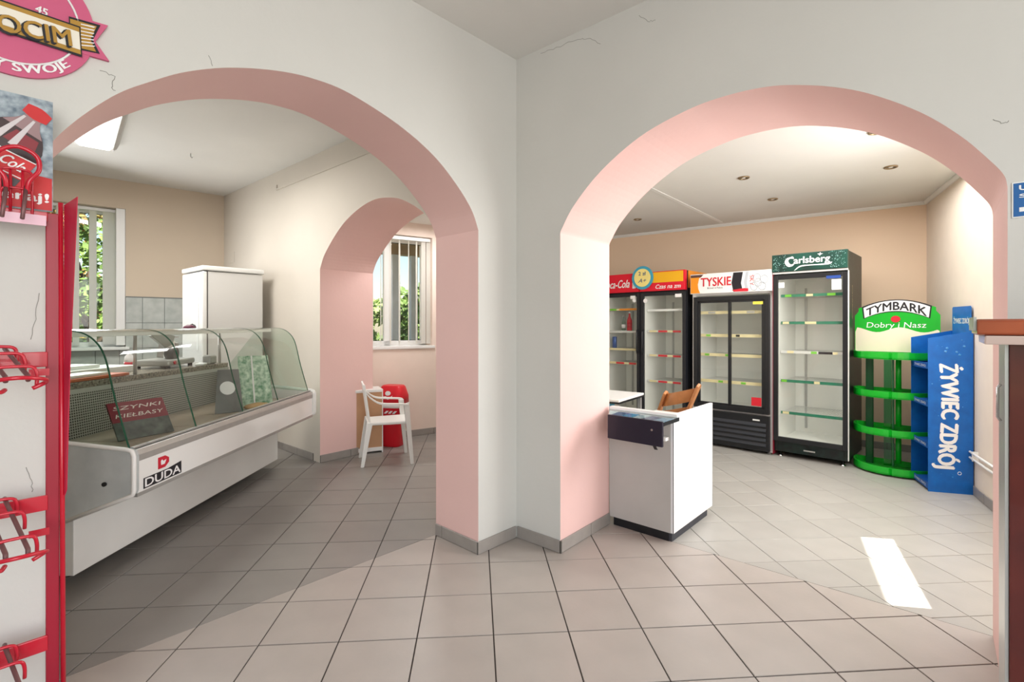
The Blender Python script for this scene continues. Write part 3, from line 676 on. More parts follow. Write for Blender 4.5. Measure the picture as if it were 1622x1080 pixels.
rloft([(.152, .147, .48), (.15, .14, .56), (.125, .09, .665), (.11, .075, .68)]).build('lid', M_BINR, bn)
flat('emblem', [(.0, .03), (.03, .01), (.07, .0), (.11, .02), (.12, .045), (.095, .03), (.06, .025), (.04, .035)], (-.06, -.146, .535), (1, 0, 0), (0, .25, 1), M_LW, bn, depth=.004, th=.002)
flat('emblem', circ(.062, .068, .034, 16, .026), (-.06, -.146, .535), (1, 0, 0), (0, .25, 1), M_LW, bn, depth=.006, th=.002)
for k in range(3): flat('stripe', [(0, 0), (.03, .0), (.06, .03), (.03, .03)], (-.04+k*.05, -.142, .38), (1, 0, 0), (0, .1, 1), M_LW, bn, depth=.009, th=.001)
# plastic armchair
pc = empty('plastic_chair', (-1.262, 5.0, 0), 110, 'white moulded plastic armchair standing in front of the red bin', 'chair')
M_PC = mat('chair_plastic', rgb(230, 230, 226), .4); pc.scale = (.86, .88, .96)
# local: front is -y ; x right
def leg(x0, y0, x1, y1, z1, w0=.018, w1=.03):
    b = MB(); A = [b.bm.verts.new((x0+w0*i, y0+w0*j, 0)) for i, j in ((-1, -1), (1, -1), (1, 1), (-1, 1))]; B = [b.bm.verts.new((x1+w1*i, y1+w1*j, z1)) for i, j in ((-1, -1), (1, -1), (1, 1), (-1, 1))]
    b._f(A[::-1]); b._f(B)
    for k in range(4): b._f([A[k], A[(k+1) % 4], B[(k+1) % 4], B[k]])
    return b
for sx in (-1, 1):
    leg(sx*.265, -.25, sx*.235, -.19, .60).build('leg', M_PC, pc, bevel=.006)
    leg(sx*.22, .28, sx*.2, .2, .44).build('leg', M_PC, pc, bevel=.006)
    arm = smooth([(sx*.235, -.22, .58), (sx*.245, -.2, .612), (sx*.25, -.05, .625), (sx*.245, .1, .64), (sx*.225, .2, .70), (sx*.2, .25, .76)], 4)
    b = MB()
    for p, q in zip(arm, arm[1:]):
        b.solid([(p[0]-.028, p[1], p[2]), (p[0]+.028, p[1], p[2]), (q[0]+.028, q[1], q[2]), (q[0]-.028, q[1], q[2])], (0, 0, -.016))
    b.build('armrest', M_PC, pc)
b = MB(); b.xy([(-.235, -.235), (.235, -.235), (.2, .22), (-.2, .22)], .405, .435); b.build('seat', M_PC, pc, bevel=.012)
bk = MB(); bk.xz([(-.21, 0), (.21, 0), (.2, .1), (-.2, .1)], 0, .018); o = bk.build('back_rail', M_PC, pc, bevel=.006); o.location = (0, .235, .72); o.rotation_euler = (-.2, 0, 0)
for k in range(5):
    x = -.15+k*.075; b = MB(); b.solid([(x-.018, .2, .42), (x+.018, .2, .42), (x+.018, .235, .74), (x-.018, .235, .74)], (0, .012, 0)); b.build('back_slat', M_PC, pc)
for sx in (-1, 1): b = MB(); b.solid([(sx*.2-.02, .19, .42), (sx*.2+.02, .19, .42), (sx*.2+.015, .25, .82), (sx*.2-.015, .25, .82)], (0, .02, 0)); b.build('back_post', M_PC, pc, bevel=.004)

# ---------------------------------------------------------------- drinks coolers
M_INT = mat('cooler_lining', rgb(240, 240, 234), .4); M_PRICE = mat('price_cream', rgb(232, 218, 170), .5); M_TAGG = mat('tag_green', rgb(120, 200, 60), .5); M_TAGR = mat('tag_red', rgb(210, 40, 50), .5)
M_WIRE = mat('wire_shelf', rgb(214, 214, 210), .4); M_STRG = mat('strip_green', rgb(40, 120, 92), .5)
def cooler(name, px, P, rz, w, d, h, label, body, top_h, base_h, frame_m, doors=1, foot=.03, shelves=(), glow=True, outer_front=None):
    r = empty(name, (P[0], P[1], 0), rz, label, 'fridge', 'glass-door drinks coolers'); r['group'] = 'glass-door drinks coolers'
    zf = foot; zb = zf+base_h; zt_ = h-top_h; t = .035
    b = MB(); b.box(0, .04, zf, t, d, h-.004); b.box(w-t, .04, zf, w, d, h-.004); b.box(t, d-t, zf, w-t, d, h-.004); b.box(t, .04, zf, w-t, d-t, zb); b.box(t, .04, zt_, w-t, d-t, h-.004)
    b.build('body', body, r, bevel=.003)
    b = MB(); b.box(t, d-t-.004, zb, w-t, d-t, zt_); b.box(t, .045, zb, t+.004, d-t-.004, zt_); b.box(w-t-.004, .045, zb, w-t, d-t-.004, zt_); b.box(t+.004, .045, zt_-.004, w-t-.004, d-t-.004, zt_); b.box(t+.004, .045, zb, w-t-.004, d-t-.004, zb+.004)
    b.build('lining', M_INT, r)
    for i, x in enumerate((t+.1, w-t-.1)): box('shelf_rail', M_ALU, r, x, d-t-.02, zb+.05, x+.02, d-t-.006, zt_-.1)
    fw = .042; dw = w/doors
    for k in range(doors):
        x0 = k*dw; x1 = x0+dw; yo = 0 if (doors == 1 or k == 1) else .012
        b = MB(); b.box(x0, yo, zb, x0+fw, yo+.028, zt_); b.box(x1-fw, yo, zb, x1, yo+.028, zt_); b.box(x0+fw, yo, zb, x1-fw, yo+.028, zb+fw*1.1); b.box(x0+fw, yo, zt_-fw, x1-fw, yo+.028, zt_)
        dr = b.build('door', frame_m, r, bevel=.003)
        MB().box(x0+fw-.003, yo+.012, zb+fw, x1-fw+.003, yo+.016, zt_-fw+.003).build('pane', M_GLASS, dr)
    for k in range(4):
        fx = .05 if k % 2 == 0 else w-.05; fy = .07 if k < 2 else d-.07
        MB().lathe([(.024, 0), (.024, .01), (.01, .013), (.01, foot+.004)], (fx, fy, 0), 12).build('foot', M_CHROME, r)
    for sh in shelves:
        z, front, tags = sh; b = MB(); b.box(t+.006, .09, z-.004, w-t-.006, .096, z+.004); b.box(t+.006, d-t-.02, z-.004, w-t-.006, d-t-.014, z+.004)
        nn = 26
        for k in range(nn): x = t+.012+(w-2*t-.024)*k/(nn-1); b.box(x-.0016, .096, z-.0016, x+.0016, d-t-.02, z+.0016)
        s_ = b.build('shelf', M_WIRE, r)
        fr = MB().box(t+.015, .084, z-.012, w-t-.015, .09, z+.016).build('price_rail', front, s_)
        for (a, c, mt) in tags:
            x = t+.02+(w-2*t-.04)*a; MB().box(x, .0815, z-.010, x+c, .0842, z+.014).build('price_tag', mt, s_)
    return r
aF = -44.; VF = U2(aF)
FR = Vector((3.18, 4.70)); FLn = FR-VF*.65
# green-headed cooler
M_CG = mat('header_green', rgb(8, 76, 62), .35, noise=.5, nscale=7, dark=rgb(6, 44, 38)); M_CBODY = mat('speckled_green_black', rgb(14, 40, 36), .4, noise=.9, nscale=18, dark=rgb(6, 10, 12))
T_ = lambda *a: a
cg = cooler('drinks_cooler', 0, (FLn.x, FLn.y), aF, .65, .70, 2.078, 'tallest glass-door drinks cooler with a dark green header', M_CBODY, .21, .11, M_BLACK, foot=.055,
    shelves=[(.45, M_STRG, [(.02, .06, M_PRICE)]), (.78, M_STRG, [(.0, .05, M_TAGG), (.55, .05, M_PRICE)]), (1.08, M_WIRE, [(.1, .06, M_PRICE), (.5, .05, M_TAGG), (.62, .12, M_BLACK), (.85, .04, M_PRICE)]), (1.38, M_STRG, [(.02, .06, M_PRICE), (.4, .1, M_PRICE)]), (1.66, M_STRG, [(.06, .06, M_TAGG), (.42, .06, M_PRICE), (.76, .07, M_TAGG)])])
box('header', M_CG, cg, -.004, -.03, 2.078-.175, .654, .03, 2.078, bevel=.004)
box('header_strip', M_WHITE, cg, 0, -.012, 2.078-.195, .65, .03, 2.078-.178); box('edge_strip', M_WHITE, cg, .652, -.002, .07, .658, .03, 1.88)
def fr_text(root, s_, x, z, w, h, m, y=-.03, **k): return text(s_, (x, y-.0005, z), (1, 0, 0), (0, 0, 1), w, h, m, root, **k)
b = MB()
for k in range(150):
    x = random.choice((random.uniform(.01, .14), random.uniform(.5, .64))); z = random.uniform(1.91, 2.07); r_ = random.uniform(.0012, .004)
    b.solid([(x+r_*math.cos(a)*1.4, -.0308, z+r_*math.sin(a)) for a in (0, 1.5, 3, 4.6)], (0, .0008, 0))
b.build('splash_print', mat('splash', rgb(150, 196, 190), .4), cg, kind='stuff')
fr_text(cg, 'arlsberg', .20, 1.955, .31, .085, M_LW, bold=.035)
flat('lettering', smooth([(.055, .10), (.02, .09), (-.0, .05), (.03, .005), (.075, .01), (.09, .035), (.06, .025), (.04, .045), (.035, .07), (.055, .085), (.085, .08), (.075, .105), (.055, .10)], 3), (.115, -.0305, 1.945), (1, 0, 0), (0, 0, 1), M_LW, cg)
flat('swoosh', smooth([(.02, -.01), (.06, .015), (.14, .022), (.3, .02), (.33, .045), (.3, .035), (.2, .03), (.12, .032), (.05, .025), (.0, -.02), (.02, -.01)], 3), (.2, -.0305, 1.925), (1, 0, 0), (0, 0, 1), M_LW, cg)
flat('leaf_mark', [(0, 0), (.012, .012), (.03, .02), (.012, .022), (.006, .035), (-.002, .022), (-.02, .022), (-.006, .01)], (.425, -.0305, 2.035), (1, 0, 0), (0, 0, 1), M_LW, cg)
flat('sticker', [(0, 0), (.055, 0), (.055, .055), (0, .055)], (.05, -.001, 1.74), (1, 0, 0), (0, 0, 1), M_LW, cg)
flat('sticker', [(0, 0), (.12, 0), (.12, .028), (0, .028)], (.475, -.001, 1.81), (1, 0, 0), (0, 0, 1), mat('sticker_blue', rgb(30, 70, 150), .5), cg)
flat('sticker', [(0, 0), (.08, 0), (.08, .1), (0, .1)], (.52, -.001, 1.70), (1, 0, 0), (0, 0, 1), M_LW, cg)
box('nameplate', M_ALU, cg, .28, -.006, .10, .38, 0, .112)
text('Carlsberg', (.6508, .19, 1.75), (0, 0, -1), (0, 1, 0), .34, .04, mat('gold_print', rgb(190, 176, 130), .4), cg, shear=.3)
# red white sliding-door cooler
TY0 = FLn-VF*.88
M_TW = mat('cooler_white', rgb(232, 230, 230), .35)
ty = cooler('drinks_cooler', 0, (TY0.x, TY0.y), aF, .872, .68, 1.94, 'wide two-door drinks cooler with a beer can header', M_TW, .24, .40, M_BLACK, doors=1, foot=.02, shelves=[])
for o in [c for c in ty.children if c.name.startswith(('door', 'shelf'))]:
    for c in list(o.children): bpy.data.objects.remove(c)
    bpy.data.objects.remove(o)
zb, zt_ = .42, 1.70
b = MB(); b.box(.03, -.004, zb, .075, .035, zt_-.02); b.box(.797, -.004, zb, .842, .035, zt_-.02); b.box(.075, -.004, zb, .797, .035, zb+.05); b.box(.075, -.004, zt_-.07, .797, .035, zt_-.02); b.build('door_surround', M_BLACK, ty, bevel=.003)
M_DAL = mat('door_grey', rgb(60, 66, 72), .3, metal=.3)
for x0, x1, yo in ((.075, .45, .012), (.42, .797, .0)):
    b = MB(); z0, z1 = zb+.05, zt_-.07
    b.box(x0, yo, z0, x0+.03, yo+.012, z1); b.box(x1-.03, yo, z0, x1, yo+.012, z1); b.box(x0, yo, z0, x1, yo+.012, z0+.02); b.box(x0, yo, z1-.02, x1, yo+.012, z1)
    dr = b.build('door', M_BLACK, ty); MB().box(x0+.028, yo+.004, z0+.018, x1-.028, yo+.008, z1-.018).build('pane', M_GLASS, dr)
for z, tg_ in ((.72, [(.3, .05, M_TAGG), (.62, .05, M_TAGG)]), (1.02, [(.1, .05, M_TAGG), (.4, .04, M_TAGG)]), (1.24, [(.12, .05, M_TAGG), (.55, .04, M_BLACK)]), (1.50, [(.15, .08, M_ALU), (.7, .08, M_ALU)])):
    b = MB()
    for k in range(34): x = .05+.77*k/33; b.box(x-.0016, .1, z-.0016, x+.0016, .62, z+.0016)
    b.box(.045, .096, z-.005, .83, .102, z+.005); s_ = b.build('shelf', M_WIRE, ty)
    MB().box(.05, .088, z-.016, .825, .095, z+.018).build('price_rail', M_PRICE, s_)
    for a, c, mt in tg_: MB().box(.05+a*.77, .085, z-.01, .05+a*.77+c, .0882, z+.012).build('price_tag', mt, s_)
box('lower_grille', M_BLACK, ty, .03, -.006, .03, .842, .04, .40, bevel=.004)
for k in range(5): z = .08+k*.052; MB().yz([(-.02, z), (-.006, z+.028), (-.006, z+.036), (-.022, z+.008)], .06, .812).build('louvre', mat('louvre_black', rgb(40, 44, 52), .35), ty)
box('badge', M_WHITE, ty, .68, -.010, .345, .75, -.005, .36)
box('side_strip', mat('cooler_maroon', rgb(140, 30, 50), .4), ty, .874, .0, .02, .878, .6, 1.93)
M_ORG = mat('header_orange', rgb(236, 146, 30), .4); M_TYR = mat('print_red', rgb(206, 30, 48), .45)
box('header', M_WHITE, ty, 0, -.02, 1.715, .872, .035, 1.94, bevel=.003)
z0 = 1.722; hh = .21
flat('print', [(0, 0), (.11, 0), (.09, .05), (.085, .1), (.1, .17), (.12, hh-.03), (0, hh-.03)], (.005, -.0205, z0), (1, 0, 0), (0, 0, 1), M_ORG, ty)
flat('print', [(0, hh-.03), (.12, hh-.03), (.15, hh), (0, hh)], (.005, -.0205, z0), (1, 0, 0), (0, 0, 1), mat('print_brown', rgb(90, 60, 50), .5), ty)
flat('print', [(.0, 0), (.1, .0), (.08, .09), (.1, hh), (.0, hh), (-.02, .1)], (.485, -.0205, z0), (1, 0, 0), (0, 0, 1), M_LB, ty)
flat('print', [(.0, 0), (.14, 0), (.14, .03), (.1, .035), (-.03, .02)], (.5, -.0212, z0), (1, 0, 0), (0, 0, 1), M_TYR, ty)
flat('print', [(.0, 0), (.03, .0), (.01, .09), (.03, hh), (.0, hh), (-.02, .1)], (.615, -.0205, z0), (1, 0, 0), (0, 0, 1), mat('print_silver', rgb(186, 190, 196), .4), ty)
M_PGREY = mat('print_grey', rgb(190, 194, 200), .4)
for k, (sx_, sz_) in enumerate(((.70, .05), (.74, .09), (.78, .05), (.80, .12), (.73, .14))):
    ring = circ(0, 0, .035, 18); MB().tube([(sx_+a, -.0215, z0+sz_+c*1.2) for a, c in ring], .004, 4, closed=True).build('print', M_PGREY, ty)
fr_text(ty, 'TYSKIE', .125, z0+.075, .335, .095, M_TYR, y=-.021, bold=.025)
fr_text(ty, 'Browar w Polsce', .2, z0+.045, .17, .018, M_LB, y=-.021)
flat('sticker', [(0, 0), (.1, 0), (.1, .03), (0, .03)], (.68, -.001, 1.58), (1, 0, 0), (0, 0, 1), mat('sticker_yellow', rgb(226, 214, 80), .5), ty)
flat('sticker', [(0, 0), (.1, 0), (.1, .09), (0, .09)], (.665, -.001, .50), (1, 0, 0), (0, 0, 1), M_TYR, ty)
text('USKIE'[1:3]+'Y', (.655, -.0215, z0+.17), (0, 0, -1), (1, 0, 0), .11, .04, M_TYR, ty)
# two narrow red-headed coolers
M_CR = mat('header_red', rgb(222, 22, 48), .35); M_YEL = mat('header_yellow', rgb(240, 180, 28), .4); M_CBL = mat('cooler_black', rgb(26, 28, 34), .4)
CB = FLn-VF*1.535; CA = FLn-VF*2.135
TR = [(.05, .1, M_PRICE), (.3, .12, M_TAGR), (.55, .07, M_PRICE), (.7, .1, M_TAGR)]
cb2 = cooler('drinks_cooler', 0, (CB.x, CB.y), aF, .59, .64, 2.01, 'narrow drinks cooler with a half yellow, half red header', M_CBL, .25, .16, M_CBL, foot=.03, shelves=[(.66, M_WIRE, TR), (.98, M_WIRE, TR), (1.28, M_WIRE, TR), (1.54, M_WHITE, [])])
box('header', M_CR, cb2, 0, -.02, 1.775, .59, .035, 2.01, bevel=.003); flat('header_panel', [(0, 0), (.55, 0), (.55, .125), (0, .125)], (.02, -.0205, 1.875), (1, 0, 0), (0, 0, 1), M_YEL, cb2)
box('side_panel', M_ORG, cb2, .592, .06, 1.80, .597, .62, 2.005, label='orange upper side panel')
fr_text(cb2, 'Czas na zm', .22, 1.80, .32, .05, M_LW, y=-.021, shear=.25, bold=.02)
MB().tube([(.46, .57, 1.55), (.46, .585, 1.55)], .085, 24).build('fan_grille', M_ALU, cb2); MB().tube([(.46, .555, 1.55), (.46, .572, 1.55)], .02, 12).build('fan_hub', M_BLACK, cb2)
ca = cooler('drinks_cooler', 0, (CA.x, CA.y), aF, .59, .64, 2.01, 'narrow drinks cooler with an all red script header, leftmost of the coolers', M_CBL, .25, .16, M_CBL, foot=.03, shelves=[(.86, M_PRICE, TR), (1.04, M_PRICE, []), (1.27, M_WIRE, []), (1.56, M_PRICE, [(.1, .1, M_TAGG), (.4, .25, M_ORG)])])
box('header', M_CR, ca, 0, -.02, 1.775, .59, .035, 2.01, bevel=.003)
fr_text(ca, 'Coca-Cola', .06, 1.835, .40, .10, M_LW, y=-.021, shear=.35, bold=.02)
flat('bottle_mark', [(0, 0), (.045, 0), (.045, .07), (.035, .1), (.028, .14), (.017, .14), (.01, .1), (0, .07)], (.50, -.0205, 1.82), (1, 0, 0), (0, 0, 1), M_LW, ca)
for r_, x in ((ca, .555), (cb2, .03)):
    MB().tube([(x+.012, -.02, 1.0), (x+.012, -.035, 1.04), (x+.012, -.035, 1.26), (x+.012, -.02, 1.3)], .009, 8).build('door_handle', M_BLACK, r_)
flat('sticker', [(0, 0), (.07, 0), (.07, .04), (0, .04)], (.46, -.001, 1.69), (1, 0, 0), (0, 0, 1), M_LW, ca); flat('sticker', circ(0, 0, .025, 16), (.515, -.001, 1.67), (1, 0, 0), (0, 0, 1), M_LW, ca)
flat('sticker', [(0, 0), (.08, 0), (.08, .04), (0, .04)], (.46, -.001, 1.69), (1, 0, 0), (0, 0, 1), M_LW, cb2); flat('sticker', circ(0, 0, .028, 16), (.07, -.001, 1.66), (1, 0, 0), (0, 0, 1), M_LW, cb2)
# bottles in the leftmost cooler
def local(P, rz, x, y): d = U2(rz); n = Vector((-d.y, d.x)); return Vector(P)+d*x+n*y
def bottle(name, label, P, z, m, caps, s_=1.0, group=None):
    r = empty(name, (P.x, P.y, z), 0, label, 'bottle', group)
    MB().lathe([(.028*s_, 0), (.032*s_, .01), (.032*s_, .12*s_), (.03*s_, .14*s_), (.012*s_, .19*s_), (.011*s_, .23*s_)], seg=16).build('body', m, r)
    MB().lathe([(.0135*s_, .225*s_), (.0135*s_, .245*s_)], seg=12).build('cap', caps, r)
    MB().lathe([(.0325*s_, .05*s_), (.0325*s_, .11*s_)], seg=16).build('label', M_LW if caps != M_LW else M_RED, r); return r
bottle('bottle', 'red bottle with a pale cap on the second shelf of the leftmost cooler', local(CA, aF, .34, .18), 1.2755, M_TYR, M_LW, 1.05)
bottle('bottle', 'clear bottle beside the red one in the leftmost cooler', local(CA, aF, .24, .2), 1.2755, glass('bottle_glass', (.7, .8, .75, 1)), M_ALU, .85)
cn = MB().lathe([(.026, 0), (.03, .008), (.03, .15), (.025, .158)], seg=18).build('drink_can', mat('can_blue', rgb(60, 90, 150), .3, metal=.4), None); pcn = local(CA, aF, .12, .17); cn.location = (pcn.x, pcn.y, 1.047)
tag(cn, 'tall blue and silver can in the leftmost cooler', 'can')
# round promotional disc fixed on the two headers
pd = local(CA, aF, .60, -.028)
rd = empty('round_sign', (pd.x, pd.y, 1.945), aF, 'round yellow sign with a blue rim between the two narrow cooler headers', 'sign')
MB().tube([(.05, -.002, 0), (.05, -.012, 0)], .145, 36).build('rim', mat('sign_cyan', rgb(60, 160, 190), .4), rd)
MB().tube([(.05, -.0125, 0), (.05, -.0155, 0)], .112, 36).build('face', mat('sign_yellow', rgb(244, 226, 140), .5), rd)
M_NV = mat('navy_print', rgb(40, 80, 130), .5)
text('2 zł', (0, -.016, .03), (1, 0, 0), (0, 0, 1), .1, .045, M_NV, rd, bold=.02); text('A+', (-.005, -.016, -.06), (1, 0, 0), (0, 0, 1), .11, .05, M_NV, rd, shear=.3)
bxx = local(CB, aF, .40, .25)
boxthing('flat_box', 'small dark flat box lying on top of the half yellow cooler', 'box', M_BLACK, bxx.x-.07, bxx.y-.05, 2.0105, bxx.x+.07, bxx.y+.05, 2.03, rz=aF)

# ---------------------------------------------------------------- green display stand
gc = Vector((3.60, 4.66))
gs = empty('display_stand', (gc.x, gc.y, 0), aF, 'bright green four-tier plastic display stand with an arched header sign', 'display stand')
M_GRN = mat('stand_green', rgb(12, 176, 40), .3, coat=.3); M_DGR = mat('stand_dark_green', rgb(10, 84, 44), .35); M_TGR = glass('green_tube', (.35, .8, .55, 1))
def tray(z):
    pts = []
    for k in range(13): a = PI+ (PI/2)*k/12; pts.append((-.012-.0+.31*math.cos(a)-.0, .30*math.sin(a)-.02))
    pts = [(-.32, .05)]+[(x, y) for x, y in pts]+[(0, -.305)]
    pts2 = pts+[(-x, y) for x, y in pts[-2::-1]]
    b = MB(); b.xy(pts2, z-.055, z-.045)
    for p, q in zip(pts2, pts2[1:]):
        c0 = (p[0]*.96, p[1]*.96+.002); c1 = (q[0]*.96, q[1]*.96+.002)
        b.solid([(p[0], p[1], z-.058), (q[0], q[1], z-.058), (c1[0], c1[1], z-.058), (c0[0], c0[1], z-.058)], (0, 0, .063))
    b.box(-.32, .045, z-.058, .32, .055, z+.005)
    return b.build('tray', M_GRN, gs)
for z in (.075, .415, .757, 1.108): tray(z)
for x in (-.2, .2): box('upright', M_DGR, gs, x-.03, .0, .02, x+.03, .04, 1.06, bevel=.006)
for za, zb_ in ((.08, .356), (.42, .698), (.762, 1.05)):
    MB().tube([(.03, -.06, za), (.03, -.06, zb_)], .022, 14).build('column', M_GRN, gs)
    MB().box(-.06, -.22, za, -.005, -.19, zb_).build('tube_holder', M_TGR, gs); MB().box(.0, -.22, za, .012, -.18, zb_).build('tube_holder', M_DGR, gs)
hw = .32; arc = [(hw, .0), (hw, .27), (hw-.03, .30), (hw-.03, .325)]+[(x, .325+.055*math.cos(x/(hw-.03)*PI/2)) for x in [(hw-.03)*(1-k/10) for k in range(1, 20)]]+[(-hw+.03, .325), (-hw+.03, .30), (-hw, .27), (-hw, .0)]
hd = MB().xz(arc, -.012, 0).build('header_sign', M_GRN, gs); hd.location = (0, .03, 1.10); hd.scale = (1, 1, 1.3)
flat('print', [(-.315, .005), (.315, .005), (.315, .16)]+[(x, .165+.018*math.sin(x*18+1)) for x in [.3-.03*k for k in range(21)]]+[(-.315, .15)], (0, -.0125, 0), (1, 0, 0), (0, 0, 1), mat('cream_card', rgb(240, 226, 206), .5), hd)
bend = lambda a, b_: (a, b_+ .42*(1-(2*a-1)**2))
flat('banner', [(-.25+.5*k/12, .245+.05*(1-(2*k/12-1)**2)) for k in range(13)]+[(.25+.012-.524*k/12, .335+.05*(1-(2*k/12-1)**2)) for k in range(13)], (0, -.0125, 0), (1, 0, 0), (0, 0, 1), M_LB, hd)
flat('banner', [(-.24+.48*k/12, .252+.05*(1-(2*k/12-1)**2)) for k in range(13)]+[(.25-.5*k/12, .328+.05*(1-(2*k/12-1)**2)) for k in range(13)], (0, -.0135, 0), (1, 0, 0), (0, 0, 1), M_LW, hd)
text('TYMBARK', (-.225, -.0145, .262), (1, 0, 0), (0, 0, 1), .45, .06, M_LB, hd, bold=.035, bend=lambda a, b_: (a, b_*.95+.8*(1-(2*a-1)**2)))
text('Dobry i Nasz', (-.225, -.0135, .168), (1, 0, 0), (0, 0, 1), .45, .052, M_LW, hd, shear=.1)
flat('cherry', circ(-.0, .243, .036, 20, .024), (0, -.0165, 0), (1, 0, 0), (0, 0, 1), M_TYR, hd)

# ---------------------------------------------------------------- blue card display
ZA, ZB, ZD_ = Vector((3.546, 4.41)), Vector((3.404, 4.06)), Vector((3.687, 3.97)); ZE = ZA+(ZD_-ZB)
M_BLU = mat('display_blue', rgb(8, 104, 190), .4, noise=.12, nscale=14, dark=rgb(10, 92, 172)); M_BLD = mat('display_blue_inner', rgb(14, 82, 168), .5)
xa = (ZA-ZB); aB = math.degrees(math.atan2(-xa.y, -xa.x)); wB = xa.length
# local frame: x runs A -> B along the open face, y goes into the display
bd = empty('card_display', (ZA.x, ZA.y, 0), aB, 'tall blue card display of mineral water with white writing down its side', 'display stand')
def lb(P): d = U2(aB); n = Vector((-d.y, d.x)); v = Vector(P)-ZA; return (v.dot(d), v.dot(n))
lA, lB, lD, lE = (0, 0), lb(ZB), lb(ZD_), lb(ZE); dp = lD[1]
def side_poly(x, th):
    s_ = (lD[0]-lB[0]); b = MB()
    b.solid([(x, 0, .0), (x+s_, dp, .0), (x+s_, dp, 1.312), (x, 0, 1.252)], (th, 0, 0)); return b
side_poly(lB[0]-.004, .004).build('side_panel', M_BLU, bd); side_poly(0, .004).build('side_panel', M_BLU, bd)
s_ = lD[0]-lB[0]
MB().solid([(s_, dp, 0), (lD[0], dp, 0), (lD[0], dp, 1.31), (s_, dp, 1.31)], (0, .004, 0)).build('back_panel', M_BLD, bd)
MB().solid([(s_+.02, dp-.004, 1.28), (lD[0]-.02, dp-.004, 1.28), (lD[0]-.02, dp-.004, 1.505), (lD[0]-.035, dp-.004, 1.515), (s_+.035, dp-.004, 1.515), (s_+.02, dp-.004, 1.505)], (0, .004, 0)).build('header_card', M_BLU, bd)
text('ŻYWIEC ZDRÓJ', (s_+.05, dp-.0045, 1.36), (1, 0, 0), (0, 0, 1), lD[0]-s_-.1, .07, M_LW, bd, bold=.03)
for k, z in enumerate((.05, .38, .72, 1.03)):
    sh = MB(); sh.solid([(.004, .002, z), (lB[0]-.004, .002, z), (lD[0]-.004, dp, z), (s_+.004, dp, z)], (0, 0, .006)); sh.solid([(.004, .0, z-.03), (lB[0]-.004, .0, z-.03), (lB[0]-.004, .0, z+.02), (.004, .0, z+.02)], (0, .003, 0))
    so = sh.build('shelf', M_BLD, bd); text('ŻYWIEC ZDRÓJ', (.09, -.0006, z-.02), (1, 0, 0), (0, 0, 1), .24, .03, M_LW, so, bold=.02)
sd = Vector((s_, dp, 0)); sl_ = sd.length; sdn = sd.normalized()
upv = Vector((0, 0, 1))
# reading downwards: text x axis = down, text up axis = towards the far right edge
Z0, Z1 = .27, 1.03
def wave(a, b_): return (a, b_*.92+.10*math.sin(a*PI*1.05+.3))
text('ŻYWIEC ZDRÓJ', tuple(Vector((lB[0]+.0005, 0, 1.04))+sdn*.035), (0, 0, -1), tuple(sdn), .84, .205, M_LW, bd, bold=.05, bend=wave)
MB().tube([tuple(Vector((lB[0]+.0012, 0, .165))+sdn*.21+Vector((0, 0, 1))*.012*math.sin(t*PI/8)+sdn*.012*math.cos(t*PI/8)) for t in range(16)], .0018, 4, closed=True).build('lettering', M_LW, bd)
M_DROP = mat('droplet', rgb(60, 140, 210), .1, coat=1)
for k in range(34):
    u_ = random.uniform(.02, sl_-.02); z = random.uniform(.1, 1.25); r_ = random.uniform(.002, .006)
    if k < 5: r_ = .010; z = random.uniform(1.05, 1.2); u_ = random.uniform(.1, .26)
    c_ = Vector((lB[0], 0, z))+sdn*u_; n_ = Vector((1, 0, 0)); n_ = (n_-sdn*n_.dot(sdn)).normalized()
    MB().tube([tuple(c_), tuple(c_+n_*.0012), tuple(c_+n_*.0018)], r_, 8, r2=r_*.4).build('droplet', M_DROP, bd)

# heating pipes on the right wall
pp = empty('heating_pipes', (KR.x, KR.y, 0), math.degrees(math.atan2(dR.y, dR.x)), 'two thin white heating pipes running low along the wall beside the blue display', 'pipe')
yy = -.03*sR
for z in (.30, .345): MB().tube([(.35, yy, z), (3.0, yy, z)], .009, 10).build('pipe', M_WHITE, pp)
for x in (.6, 1.5, 2.4): MB().box(x, 0, .285, x+.015, yy*1.2, .36).build('bracket', M_WHITE, pp)

# ---------------------------------------------------------------- white cabinet desk in the right arch
P0 = Vector((1.005, 3.085)); aD = -42.
dk = empty('counter_desk', (P0.x, P0.y, 0), aD, 'white counter desk with a grey front and a dark drop panel in the right arch', 'desk')
# local: x along V (0 = right end), -x leftwards; y into the right room
LW_, DW = .452, .655
M_DG = mat('desk_grey', rgb(186, 184, 180), .5, noise=.08, nscale=5); M_DW = mat('desk_white', rgb(240, 241, 243), .4, noise=.02); M_NAVY = mat('desk_navy', rgb(34, 28, 46), .35, noise=.1, nscale=4); M_PL = mat('desk_plinth', rgb(62, 64, 72), .5, noise=.2, nscale=20)
box('front_panel', M_DG, dk, -LW_, -.002, .06, -.02, .016, .79); box('side_panel', M_DW, dk, -.02, 0, .06, 0, DW, .80, bevel=.002)
box('side_panel', M_DW, dk, -LW_, .016, .06, -LW_+.018, DW, .68)
box('edge_strip', M_BLACK, dk, -.003, -.003, .06, .0005, -.0005, .80); box('edge_strip', M_BLACK, dk, -.003, DW, .06, .0, DW+.004, .80)
box('top', mat('desk_top', rgb(214, 214, 208), .3), dk, -LW_+.018, .02, .68, -.021, DW, .70, bevel=.002)
box('plinth', M_PL, dk, -.04, .02, 0, -.02, DW-.05, .06); box('plinth', M_BLACK, dk, -LW_+.02, .015, 0, -.04, .03, .06)
box('top_strip', M_WHITE, dk, -LW_+.014, -.03, .79, .035, .012, .812, bevel=.003)
